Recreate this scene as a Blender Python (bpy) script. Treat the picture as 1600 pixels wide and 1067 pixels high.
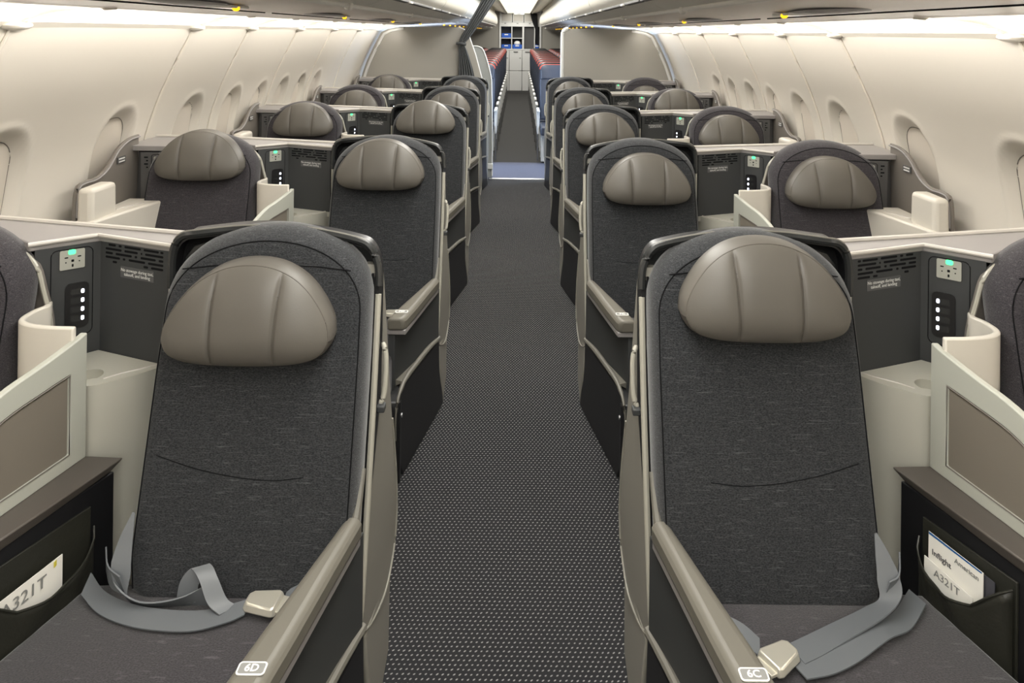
import bpy, bmesh, math, random
import numpy as np
from mathutils import Vector, Matrix
random.seed(4)
for _o in list(bpy.data.objects): bpy.data.objects.remove(_o)
SC = bpy.context.scene
COL = SC.collection
PI = math.pi

# ------------------------------------------------------------------ camera
cam_d = bpy.data.cameras.new('camera')
cam = bpy.data.objects.new('camera', cam_d); COL.objects.link(cam)
cam_d.sensor_width = 36.0; cam_d.sensor_fit = 'HORIZONTAL'
cam_d.lens = 25.2
cam_d.shift_x = -11/1600; cam_d.shift_y = -483.5/1600
cam_d.clip_start = 0.05; cam_d.clip_end = 100
cam.matrix_world = (Matrix.Translation((0.014, 0, 1.64)) @ Matrix.Rotation(0.012, 4, 'Y').inverted()
                    @ Matrix.Rotation(PI/2, 4, 'X'))
SC.camera = cam

# ------------------------------------------------------------------ world, lights, exposure
w = bpy.data.worlds.new('world'); SC.world = w; w.use_nodes = True
w.node_tree.nodes['Background'].inputs[0].default_value = (1, .95, .9, 1)
w.node_tree.nodes['Background'].inputs[1].default_value = 0.25
vs = SC.view_settings
vs.view_transform = 'Standard'; vs.look = 'None'; vs.gamma = 1; vs.use_curve_mapping = False
vs.exposure = 0.34

def area(name, loc, rot, sx, sy, power, color=(1, 1, 1), spread=PI):
    l = bpy.data.lights.new(name, 'AREA'); l.shape = 'RECTANGLE'; l.size = sx; l.size_y = sy
    l.energy = power; l.color = color; l.spread = spread
    o = bpy.data.objects.new(name, l); o.location = loc; o.rotation_euler = rot
    COL.objects.link(o); return o
WARM = (1, .975, .925)
# ceiling wash lights over the aisle (business cabin and economy cabin)
area('ceiling_wash_light', (0, 2.6, 2.125), (0, 0, 0), .52, 11.0, 150, WARM)
area('ceiling_wash_light', (0, 13.6, 2.125), (0, 0, 0), .52, 10.6, 130, (1, .97, .9))
# cove lights between bins and side walls
for s in (-1, 1):
    area('cove_light', (s*1.325, 2.75, 1.694), (0, -s*math.radians(33), 0), .05, 10.3, 38, (1, .96, .895))
    area('sidewall_top_light', (s*1.505, 2.75, 1.646), (0, -s*math.radians(232), 0), .03, 10.3, 11, (1, .945, .86))
    # daylight through the exit doors behind the partitions
    area('door_daylight', (s*1.6, 8.75, 1.15), (0, s*PI/2, 0), 1.0, .5, 40, (.55, .72, 1))

# ------------------------------------------------------------------ materials
def nmat(name, color, rough=.5, metal=0, spec=.5, emit=None, estr=0, coat=0):
    m = bpy.data.materials.new(name); m.use_nodes = True
    b = m.node_tree.nodes['Principled BSDF']
    b.inputs['Base Color'].default_value = (*color, 1)
    b.inputs['Roughness'].default_value = rough
    b.inputs['Metallic'].default_value = metal
    b.inputs['Specular IOR Level'].default_value = spec
    b.inputs['Coat Weight'].default_value = coat
    if emit: b.inputs['Emission Color'].default_value = (*emit, 1); b.inputs['Emission Strength'].default_value = estr
    return m
def bump_noise(m, scale=200, strength=.1, dist=.002, vec=None, detail=3, rough_var=0):
    nt = m.node_tree; b = nt.nodes['Principled BSDF']
    tc = nt.nodes.new('ShaderNodeTexCoord'); mp = nt.nodes.new('ShaderNodeMapping')
    nt.links.new(tc.outputs['Object'], mp.inputs[0])
    if vec: mp.inputs['Scale'].default_value = vec
    n = nt.nodes.new('ShaderNodeTexNoise'); n.inputs['Scale'].default_value = scale; n.inputs['Detail'].default_value = detail
    nt.links.new(mp.outputs[0], n.inputs[0])
    bp = nt.nodes.new('ShaderNodeBump'); bp.inputs['Strength'].default_value = strength; bp.inputs['Distance'].default_value = dist
    nt.links.new(n.outputs[0], bp.inputs['Height']); nt.links.new(bp.outputs[0], b.inputs['Normal'])
    return n
def fabric(name, c1, c2, slub=1.0):
    m = nmat(name, c1, .95, spec=.15); nt = m.node_tree; b = nt.nodes['Principled BSDF']
    b.inputs['Sheen Weight'].default_value = .25; b.inputs['Sheen Roughness'].default_value = .5
    tc = nt.nodes.new('ShaderNodeTexCoord')
    def noise(vec, scale, detail, lo, hi):
        mp = nt.nodes.new('ShaderNodeMapping'); mp.inputs['Scale'].default_value = vec
        nt.links.new(tc.outputs['Object'], mp.inputs[0])
        n = nt.nodes.new('ShaderNodeTexNoise'); n.inputs['Scale'].default_value = scale; n.inputs['Detail'].default_value = detail
        nt.links.new(mp.outputs[0], n.inputs[0])
        r = nt.nodes.new('ShaderNodeMapRange'); r.inputs['From Min'].default_value = lo; r.inputs['From Max'].default_value = hi
        nt.links.new(n.outputs[0], r.inputs[0]); return r.outputs[0]
    slubs = noise((26, 120, 420), 1.0, 2, .60, .80)
    mott = noise((260, 420, 520), 1.0, 3, .34, .74)
    mx = nt.nodes.new('ShaderNodeMix'); mx.data_type = 'RGBA'
    mx.inputs[6].default_value = (*c1, 1); mx.inputs[7].default_value = (*c2, 1)
    ma = nt.nodes.new('ShaderNodeMath'); ma.operation = 'MULTIPLY_ADD'; ma.use_clamp = True
    ma.inputs[1].default_value = .62*slub
    nt.links.new(slubs, ma.inputs[0])
    mb = nt.nodes.new('ShaderNodeMath'); mb.operation = 'MULTIPLY'; mb.inputs[1].default_value = .42
    nt.links.new(mott, mb.inputs[0]); nt.links.new(mb.outputs[0], ma.inputs[2])
    nt.links.new(ma.outputs[0], mx.inputs[0]); nt.links.new(mx.outputs[2], b.inputs['Base Color'])
    bp = nt.nodes.new('ShaderNodeBump'); bp.inputs['Strength'].default_value = .25; bp.inputs['Distance'].default_value = .001
    nt.links.new(mott, bp.inputs['Height']); nt.links.new(bp.outputs[0], b.inputs['Normal'])
    return m
M = {}
M['fabric'] = fabric('charcoal_fabric', (.0115, .0122, .0138), (.100, .104, .110))
M['fabric_lit'] = fabric('charcoal_fabric_warm_lit', (.022, .0195, .023), (.118, .110, .118))  # same charcoal cloth, with the warmer purplish light put into its colour
M['seam'] = nmat('seam_thread', (.008, .008, .009), .9, spec=.1)
M['leather'] = nmat('taupe_leather', (.104, .095, .082), .45, spec=.4); bump_noise(M['leather'], 350, .12, .001)
M['leather_seam'] = nmat('leather_stitch', (.075, .066, .055), .6)
M['taupe'] = nmat('taupe_trim', (.135, .128, .108), .42, spec=.5); bump_noise(M['taupe'], 600, .05, .0006)
M['armtaupe'] = nmat('armrest_taupe', (.135, .126, .104), .45, spec=.45); bump_noise(M['armtaupe'], 500, .06, .0006)
M['lit_taupe'] = nmat('lit_wing_taupe', (.23, .22, .19), .42, spec=.5); bump_noise(M['lit_taupe'], 600, .05, .0006)  # taupe trim lightened to offset the shade on the aisle-facing wing
M['beige_edge'] = nmat('beige_edge_trim', (.38, .365, .31), .3, spec=.6)
M['black'] = nmat('black_plastic', (.010, .010, .011), .38, spec=.4)
M['blackmatt'] = nmat('black_liner', (.008, .008, .0085), .85, spec=.15)
M['gloss'] = nmat('dark_cap_plastic', (.022, .023, .023), .25, spec=.5)
M['charcoal'] = nmat('charcoal_panel', (.042, .044, .045), .6, spec=.35); bump_noise(M['charcoal'], 700, .06, .0006)
M['chargrey'] = nmat('dark_grey_panel', (.085, .083, .082), .55, spec=.35)
M['cream'] = nmat('cream_plastic', (.60, .565, .50), .32, spec=.5)
M['screen'] = nmat('pale_sage_plastic', (.40, .405, .355), .35, spec=.5)
M['shelf'] = nmat('shelf_plastic', (.46, .45, .39), .35, spec=.5)
M['frost'] = nmat('taupe_frosted_panel', (.17, .15, .122), .5, spec=.5); bump_noise(M['frost'], 900, .1, .0008)
M['brown'] = nmat('brown_side_panel', (.165, .148, .130), .5, spec=.4)
M['table'] = nmat('brown_table', (.095, .083, .072), .42, spec=.45)
M['ledge'] = nmat('grey_ledge', (.26, .245, .24), .38, spec=.5)
M['ledge_lip'] = nmat('pale_ledge_lip', (.50, .47, .43), .3, spec=.5)
M['pocket'] = nmat('dark_pocket_leather', (.022, .022, .017), .42, spec=.45); bump_noise(M['pocket'], 60, .3, .004)
M['wall'] = nmat('sidewall_cream', (.72, .675, .60), .38, spec=.35); bump_noise(M['wall'], 900, .04, .0005)
M['shade'] = nmat('window_shade', (.63, .575, .50), .5, spec=.3)
M['cove'] = nmat('cove_diffuser', (.8, .75, .66), .5, emit=(1, .92, .78), estr=.12)
M['bin'] = nmat('bin_door', (.50, .48, .43), .6, spec=.3)
M['binlow'] = nmat('bin_underside', (.55, .53, .49), .45, spec=.4)
M['psu'] = nmat('service_panel', (.60, .54, .49), .45, spec=.4)
M['psudark'] = nmat('service_panel_lens', (.25, .24, .24), .4)
M['rail'] = nmat('rail_trim', (.55, .53, .49), .3)
M['amber'] = nmat('amber_lamp', (.9, .5, .02), .4, emit=(1, .55, .01), estr=1.3)
M['green'] = nmat('green_led', (.1, .8, .3), .4, emit=(.05, 1, .25), estr=1.6)
M['white_led'] = nmat('white_led', (.9, .9, 1), .4, emit=(.8, .85, 1), estr=2.6)
M['outlet'] = nmat('outlet_plate', (.34, .34, .30), .45)
M['bulk'] = nmat('partition_fabric', (.31, .295, .265), .85, spec=.2); bump_noise(M['bulk'], 420, .3, .002)
M['bulkedge'] = nmat('partition_edge', (.62, .62, .60), .3)
M['lowpart'] = nmat('low_partition_grey', (.27, .28, .27), .5)
M['curtain'] = nmat('grey_curtain', (.065, .068, .070), .85, spec=.2)
M['curtain2'] = nmat('black_curtain', (.018, .018, .02), .85, spec=.2)
M['navy'] = nmat('navy_leather', (.035, .042, .062), .45)
M['red'] = nmat('red_cover', (.30, .045, .03), .7)
M['eco_arm'] = nmat('economy_armrest', (.55, .55, .53), .4)
M['galley'] = nmat('galley_white', (.70, .70, .69), .4)
M['galleyin'] = nmat('galley_inner', (.045, .045, .045), .7)
M['blue'] = nmat('blue_tray_bin', (.012, .10, .52), .45)
M['white'] = nmat('white_print', (.85, .84, .80), .6)
M['paper'] = nmat('card_paper', (.82, .80, .74), .55)
M['ink'] = nmat('dark_ink', (.06, .06, .07), .6)
M['greyink'] = nmat('grey_ink', (.22, .22, .21), .6)
M['blueink'] = nmat('blue_ink', (.02, .11, .32), .5)
M['yellowink'] = nmat('yellow_ink', (.75, .65, .08), .5)
M['greyprint'] = nmat('placard_print', (.62, .62, .60), .6)
M['placard'] = nmat('placard_plate', (.075, .077, .078), .5)
M['ceil'] = nmat('ceiling_panel', (.70, .66, .56), .5)
M['ceilglow'] = nmat('ceiling_light_panel', (.8, .8, .7), .5, emit=(1, .96, .78), estr=.85)
M['metal'] = nmat('threshold_metal', (.55, .55, .56), .3, metal=.8)
M['buckle'] = nmat('buckle_metal', (.66, .63, .54), .28, metal=.55)
# seat belt webbing
M['belt'] = nmat('belt_webbing', (.13, .14, .15), .42, spec=.6)
_n = bump_noise(M['belt'], 900, .12, .0008)

def carpet(name, base, dot, sx=.0146, sy=.0139, dotmix=1.0):
    m = nmat(name, base, .95, spec=.1); nt = m.node_tree; b = nt.nodes['Principled BSDF']; L = nt.links
    tc = nt.nodes.new('ShaderNodeTexCoord'); sp = nt.nodes.new('ShaderNodeSeparateXYZ'); L.new(tc.outputs['Object'], sp.inputs[0])
    def mth(op, a, bb=None, c=None, clamp=False):
        n = nt.nodes.new('ShaderNodeMath'); n.operation = op; n.use_clamp = clamp
        for i, v in enumerate((a, bb, c)):
            if v is None: continue
            if isinstance(v, (int, float)): n.inputs[i].default_value = v
            else: L.new(v, n.inputs[i])
        return n.outputs[0]
    nz = nt.nodes.new('ShaderNodeTexNoise'); nz.inputs['Scale'].default_value = 60; L.new(tc.outputs['Object'], nz.inputs[0])
    jit = mth('MULTIPLY', mth('SUBTRACT', nz.outputs[0], .5), .35)
    v = mth('ADD', mth('DIVIDE', sp.outputs[1], sy), jit)
    row = mth('FLOOR', v)
    st = mth('MULTIPLY', mth('MODULO', mth('ABSOLUTE', row), 2.0), 0.5)
    u = mth('ADD', mth('ADD', mth('DIVIDE', sp.outputs[0], sx), st), jit)
    fu = mth('SUBTRACT', mth('FRACT', u), .5); fv = mth('SUBTRACT', mth('FRACT', v), .5)
    fs = mth('ADD', fv, mth('MULTIPLY', fu, -.5))
    r = mth('ADD', mth('POWER', mth('DIVIDE', fu, .22), 2), mth('POWER', mth('DIVIDE', fs, .17), 2))
    d = mth('SUBTRACT', 1.25, r, clamp=True)
    d = mth('MULTIPLY', d, dotmix)
    n2 = nt.nodes.new('ShaderNodeTexNoise'); n2.inputs['Scale'].default_value = 420; L.new(tc.outputs['Object'], n2.inputs[0])
    hs = nt.nodes.new('ShaderNodeMix'); hs.data_type = 'RGBA'
    hs.inputs[6].default_value = (base[0]*.45, base[1]*.45, base[2]*.45, 1); hs.inputs[7].default_value = (base[0]*1.7, base[1]*1.7, base[2]*1.7, 1)
    L.new(n2.outputs[0], hs.inputs[0])
    mx = nt.nodes.new('ShaderNodeMix'); mx.data_type = 'RGBA'; mx.inputs[7].default_value = (*dot, 1)
    L.new(hs.outputs[2], mx.inputs[6]); L.new(d, mx.inputs[0]); L.new(mx.outputs[2], b.inputs['Base Color'])
    return m
M['carpet'] = carpet('dotted_carpet', (.018, .018, .0195), (.27, .265, .26))
M['carpet2'] = carpet('economy_carpet', (.045, .044, .043), (.07, .07, .07), .03, .03, .6)
M['carpet3'] = carpet('daylit_entry_carpet', (.085, .09, .12), (.17, .18, .24), .02, .02, .8)  # blue daylight from the exit doors is put into this carpet colour

# ------------------------------------------------------------------ mesh helpers, in (U outboard, D aft, z up) of one cabin side
S = 1                       # side sign: -1 left, +1 right
class B:
    def __init__(self): self.v = []; self.f = []
    def add(self, vs_, fs_):
        o = len(self.v); self.v += [tuple(p) for p in vs_]; self.f += [tuple(i+o for i in f) for f in fs_]; return self
    def box(self, u0, u1, d0, d1, z0, z1):
        return self.add([(u0, d0, z0), (u1, d0, z0), (u1, d1, z0), (u0, d1, z0), (u0, d0, z1), (u1, d0, z1), (u1, d1, z1), (u0, d1, z1)],
                        [(0, 3, 2, 1), (4, 5, 6, 7), (0, 1, 5, 4), (1, 2, 6, 5), (2, 3, 7, 6), (3, 0, 4, 7)])
    def hexa(self, p8):
        return self.add(p8, [(0, 3, 2, 1), (4, 5, 6, 7), (0, 1, 5, 4), (1, 2, 6, 5), (2, 3, 7, 6), (3, 0, 4, 7)])
    def prism_z(self, plan, z0, z1, top=None):       # plan [(u,d)] ; top may be a different plan
        n = len(plan); top = top or plan
        return self.add([(a, b, z0) for a, b in plan] + [(a, b, z1) for a, b in top],
                        [tuple(range(n))[::-1], tuple(range(n, 2*n))] + [(i, (i+1) % n, n+(i+1) % n, n+i) for i in range(n)])
    def sheet(self, pts, t, dirv):                   # closed polygon of 3D points extruded by vector dirv*t
        n = len(pts); d = Vector(dirv)*t
        return self.add(list(pts) + [tuple(Vector(p)+d) for p in pts],
                        [tuple(range(n))[::-1], tuple(range(n, 2*n))] + [(i, (i+1) % n, n+(i+1) % n, n+i) for i in range(n)])
    def tube(self, path, r, seg=8, cap=True):
        P_ = [Vector(p) for p in path]; n = len(P_); vs_ = []
        rr = r if isinstance(r, (list, tuple)) else [r]*n
        for i, p in enumerate(P_):
            t = (P_[min(i+1, n-1)]-P_[max(i-1, 0)]).normalized()
            a = t.cross(Vector((0, 0, 1)) if abs(t.z) < .9 else Vector((0, 1, 0))).normalized(); b = t.cross(a).normalized()
            for k in range(seg):
                an = 2*PI*k/seg; vs_.append(p+(a*math.cos(an)+b*math.sin(an))*rr[i])
        fs_ = [(i*seg+k, i*seg+(k+1) % seg, (i+1)*seg+(k+1) % seg, (i+1)*seg+k) for i in range(n-1) for k in range(seg)]
        if cap: fs_ += [tuple(range(seg))[::-1], tuple((n-1)*seg+k for k in range(seg))]
        return self.add(vs_, fs_)
    def wallstrip(self, path, z0, z1, t):            # path [(u,d)] plan polyline with thickness t to its left, z may be functions of index
        n = len(path); L_ = []
        for i in range(n):
            a = Vector(path[max(i-1, 0)]); b = Vector(path[min(i+1, n-1)]); d = (b-a).normalized(); nn = Vector((-d.y, d.x))
            L_.append(Vector(path[i])+nn*t)
        plan = list(path)+[tuple(p) for p in reversed(L_)]
        m = len(plan)
        zz1 = (lambda i: z1) if not callable(z1) else z1
        vs_ = []; fs_ = []
        for i in range(n):
            p = path[i]; q = L_[i]
            vs_ += [(p[0], p[1], z0), (q.x, q.y, z0), (q.x, q.y, zz1(i)), (p[0], p[1], zz1(i))]
        for i in range(n-1):
            for k in range(4):
                fs_.append((i*4+k, i*4+(k+1) % 4, (i+1)*4+(k+1) % 4, (i+1)*4+k))
        fs_ += [(0, 1, 2, 3), ((n-1)*4+3, (n-1)*4+2, (n-1)*4+1, (n-1)*4)]
        return self.add(vs_, fs_)
    def pillow(self, outline, ctr, rings, shear=0, z_ref=0, bump=None):
        # outline [(c,z)], rings [(scale, depth)] front to back; front cap at first, back cap at last
        n = len(outline); vs_ = []; fs_ = []
        for sc, dp in rings:
            for (c, z) in outline:
                uu = ctr[0]+(c-ctr[0])*sc; zz = ctr[2]+(z-ctr[2])*sc
                extra = bump(uu, zz, sc) if bump else 0
                vs_.append((uu, ctr[1]+dp+extra+shear*(zz-z_ref), zz))
        m = len(rings)
        for i in range(m-1):
            for k in range(n):
                fs_.append((i*n+k, (i+1)*n+k, (i+1)*n+(k+1) % n, i*n+(k+1) % n))
        fz = ctr[1]+rings[0][1]+shear*(ctr[2]-z_ref)+(bump(ctr[0], ctr[2], 0) if bump else 0)
        vs_.append((ctr[0], fz, ctr[2])); vs_.append((ctr[0], ctr[1]+rings[-1][1]+shear*(ctr[2]-z_ref), ctr[2]))
        for k in range(n):
            fs_.append((m*n, k, (k+1) % n)); fs_.append((m*n+1, (m-1)*n+(k+1) % n, (m-1)*n+k))
        return self.add(vs_, fs_)
    def ellipsoid(self, c, r, nu=12, nv=8):
        vs_ = [(c[0], c[1], c[2]-r[2])]
        for j in range(1, nv):
            ph = -PI/2+PI*j/nv
            for i in range(nu):
                th = 2*PI*i/nu; vs_.append((c[0]+r[0]*math.cos(ph)*math.cos(th), c[1]+r[1]*math.cos(ph)*math.sin(th), c[2]+r[2]*math.sin(ph)))
        vs_.append((c[0], c[1], c[2]+r[2])); T = len(vs_)-1; fs_ = []
        for i in range(nu):
            fs_.append((0, 1+(i+1) % nu, 1+i)); fs_.append((T, T-nu+i, T-nu+(i+1) % nu))
        for j in range(nv-2):
            for i in range(nu):
                a = 1+j*nu; b = a+nu; fs_.append((a+i, a+(i+1) % nu, b+(i+1) % nu, b+i))
        return self.add(vs_, fs_)
    def build(self, name, mat, parent=None, bev=0, seg=2, ang=35, subsurf=0):
        org = Vector(parent_loc(parent))
        me = bpy.data.meshes.new(name)
        me.from_pydata([(S*p[0]-org.x, p[1]-org.y, p[2]-org.z) for p in self.v], [], self.f)
        return finish(me, name, mat, parent, bev, seg, ang, subsurf)
def parent_loc(p):
    v = Vector((0, 0, 0))
    while p is not None: v += p.location; p = p.parent
    return v
def finish(me, name, mat, parent=None, bev=0, seg=2, ang=35, subsurf=0, recalc=True):
    me.validate()
    if recalc:
        bm = bmesh.new(); bm.from_mesh(me); bmesh.ops.recalc_face_normals(bm, faces=bm.faces); bm.to_mesh(me); bm.free()
    me.polygons.foreach_set('use_smooth', [True]*len(me.polygons)); me.set_sharp_from_angle(angle=math.radians(ang))
    me.materials.append(M[mat] if isinstance(mat, str) else mat)
    o = bpy.data.objects.new(name, me); COL.objects.link(o)
    if parent is not None: o.parent = parent
    if bev:
        b = o.modifiers.new('bevel', 'BEVEL'); b.width = bev; b.segments = seg; b.limit_method = 'ANGLE'; b.angle_limit = math.radians(40)
        b.harden_normals = False
    if subsurf:
        q = o.modifiers.new('sub', 'SUBSURF'); q.levels = subsurf; q.render_levels = subsurf
    return o
def text(name, body, size, mat, parent, origin, xdir, ydir, align='CENTER', spacing=1.0, weight=0):
    c = bpy.data.curves.new('tmp', 'FONT'); c.body = body; c.size = size; c.align_x = align; c.align_y = 'CENTER'
    c.space_line = spacing; c.extrude = .0002; c.offset = weight; c.resolution_u = 3
    o = bpy.data.objects.new('tmp', c); COL.objects.link(o)
    me = bpy.data.meshes.new_from_object(o); bpy.data.objects.remove(o)
    x = Vector(xdir).normalized(); y = Vector(ydir).normalized(); z = x.cross(y)
    mt = Matrix((x, y, z)).transposed().to_4x4(); mt.translation = Vector(origin)-parent_loc(parent)
    me.transform(mt); me.materials.clear(); me.name = name
    return finish(me, name, mat, parent, recalc=False)
def thing(name, label, cat, loc, group=None):
    o = bpy.data.objects.new(name, None); COL.objects.link(o); o.location = loc; o.empty_display_size = .1
    o['label'] = label; o['category'] = cat
    if group: o['group'] = group
    return o
def tag(o, label, cat, group=None):
    o['label'] = label; o['category'] = cat
    if group: o['group'] = group
    return o
def struct(o): o['kind'] = 'structure'; return o
def dup(root, dy, label, dx=0):
    r = root.copy(); COL.objects.link(r); r.location = root.location+Vector((dx, dy, 0)); r['label'] = label
    def rec(a, b):
        for ch in a.children:
            c = ch.copy(); COL.objects.link(c); c.parent = b; rec(ch, c)
    rec(root, r); return r
def crom(pts, n=8, closed=False):
    P_ = [Vector(p) for p in pts]; out = []; m = len(P_)
    for i in range(m if closed else m-1):
        p0 = P_[(i-1) % m] if (closed or i > 0) else P_[0]*2-P_[1]
        p1 = P_[i]; p2 = P_[(i+1) % m]
        p3 = P_[(i+2) % m] if (closed or i < m-2) else P_[-1]*2-P_[-2]
        for k in range(n):
            t = k/n; out.append(.5*((2*p1)+(p2-p0)*t+(2*p0-5*p1+4*p2-p3)*t*t+(3*p1-p0-3*p2+p3)*t**3))
    if not closed: out.append(P_[-1])
    return [tuple(p) for p in out]
def rrect(u0, u1, z0, z1, r, n=5):
    out = []
    for cx, cz, a0 in ((u1-r, z1-r, 0), (u0+r, z1-r, 90), (u0+r, z0+r, 180), (u1-r, z0+r, 270)):
        for k in range(n+1):
            a = math.radians(a0+90*k/n); out.append((cx+r*math.cos(a), cz+r*math.sin(a)))
    return out

# ------------------------------------------------------------------ cabin shell
PROF = crom([(1.50, 0), (1.66, .25), (1.755, .55), (1.795, .85), (1.775, 1.08), (1.715, 1.28), (1.635, 1.46), (1.545, 1.637)], 14)
PZ = [p[1] for p in PROF]; PU = [p[0] for p in PROF]
def wallU(z): return float(np.interp(z, PZ, PU))
Y0, Y1 = -3.0, 19.35
S = 1
floor = struct(B().box(-1.9, 1.9, Y0, 8.0, -.03, 0).build('floor', 'carpet'))
fl2 = struct(B().box(-1.9, 1.9, 8.0, 9.02, -.03, -.0005).build('floor', 'carpet3'))
fl3 = struct(B().box(-1.9, 1.9, 9.02, Y1+1, -.03, 0).build('floor', 'carpet2'))
thr = struct(B().box(-.30, .45, 7.965, 8.02, 0, .006).build('trim_1', 'metal', bev=.002))

WIN = [1.64, 2.42, 3.135, 3.82, 4.37, 4.84, 5.29, 5.73, 6.18]
SEAM = [.95, 2.2, 3.43, 4.14, 5.05, 5.98, 6.92, 7.9]
WH, WI = .152, .112           # recess and shade half width
def wdisp(D, z):
    best = 0
    for wc in WIN:
        if abs(D-wc) > .2: continue
        hw = WH if wc < 4.2 else .130
        a = abs(D-wc)/hw; b = (z-1.085)/(.205 if z > 1.085 else .30)
        r = (a**2.4+abs(b)**2.4)**(1/2.4)
        t = min(max((1.0-r)/.26, 0), 1); t = t*t*(3-2*t)
        rim = math.exp(-((r-1.03)/.05)**2)*-.005
        best = best+.036*t+rim
    return best
for side, s in (('left', -1), ('right', 1)):
    S = s
    root = struct(B().prism_z([(1.84, Y0), (1.90, Y0), (1.90, Y1), (1.84, Y1)], -.03, 2.3).build('wall_'+side, 'binlow'))
    edges = [Y0]+SEAM+[9.3]
    for a, b in zip(edges[:-1], edges[1:]):
        coarse = (a < .5 or a > 7.5)
        nd = 8 if coarse else max(6, int((b-a)/.016)); nz = 30 if coarse else 92
        vs_ = []; fs_ = []
        a2, b2 = a+.003, b-.003
        for i in range(nd+1):
            D = a2+(b2-a2)*i/nd; e = min(D-a2, b2-D)
            curl = .005*math.exp(-e/.004)
            # the panel swells gently between its two seams
            tt = (D-a)/(b-a); swell = -.012*math.sin(PI*tt)**.7 if not coarse else 0
            for j in range(nz+1):
                z = 1.637*j/nz; z = .45+(1.637-.45)*j/nz if j else 0
                vs_.append((wallU(z)+curl+swell+(0 if coarse else wdisp(D, z)), D, z))
        for i in range(nd):
            for j in range(nz):
                k = i*(nz+1)+j; fs_.append((k, k+1, k+nz+2, k+nz+1))
        o = B().add(vs_, fs_).build('sidewall_panel', 'wall', root, ang=60)
    for q in SEAM[:-1]:
        B().tube([(wallU(z)-.001, q, z) for z in np.linspace(.6, 1.63, 24)], .0065, 8).build('seam_strip', 'wall', root)
    # cove diffuser
    cv = B(); cp = [(1.54, 1.635), (1.50, 1.662), (1.43, 1.686), (1.34, 1.70), (1.30, 1.702)]
    vs_ = [(u, D, z) for D in (Y0, 19.3) for u, z in cp]; n = len(cp)
    cv.add(vs_, [(i, i+1, n+i+1, n+i) for i in range(n-1)])
    cvo = cv.build('trim_%d' % (2 if s < 0 else 3), 'cove'); struct(cvo)
    for q in SEAM[:-1]+[9.0, 10, 11]:
        B().ellipsoid((1.53, q, 1.642), (.035, .062, .016), 14, 8).build('cove_bracket', 'cream', cvo)
        B().tube([(1.53, q, 1.65), (1.46, q+.02, 1.675), (1.38, q+.06, 1.691), (1.30, q+.14, 1.70)], [.009, .006, .005, .003], 6).build('cove_rib', 'cream', cvo)
    # windows: shade in each recess
    for i, wc in enumerate(WIN[1:]):
        hw = WI if wc < 4.2 else .095
        pts = [(c, z) for c, z in rrect(wc-hw, wc+hw, .83, 1.243, hw*.92, 8)]
        b_ = B(); b_.sheet([(wallU(z)+.024, c, z) for c, z in pts], .01, (1, 0, 0))
        wo = struct(b_.build('window_%d' % (i+1 if s < 0 else i+1+len(WIN)-1), 'shade'))
        # gasket line round the shade
        pp = pts+[pts[0]]
        B().tube([(wallU(z)+.024, c, z) for c, z in pp], .0022, 5, cap=False).build('window_gasket', 'brown', wo)

# ceiling
S = 1
cb = B()
for sgn in (-1, 1):
    prof = [(.30, 2.145), (.335, 2.165), (.36, 2.13), (.50, 2.17), (.66, 2.22), (.9, 2.25), (1.85, 2.3)]
    vs_ = [(sgn*u, D, z) for D in (Y0, Y1) for u, z in prof]; n = len(prof)
    cb.add(vs_, [(i, i+1, n+i+1, n+i) for i in range(n-1)])
ceil = struct(cb.build('ceiling', 'ceil'))
for a in np.arange(-3, 19.2, 1.06):
    B().box(-.305, .305, a+.01, min(a+1.05, 19.33), 2.145, 2.16).build('ceiling_light_panel', 'ceilglow', ceil, bev=.004)
ew = struct(B().box(-1.9, 1.9, Y0-.05, Y0, 0, 2.3).build('wall_front', 'bulk'))

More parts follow.
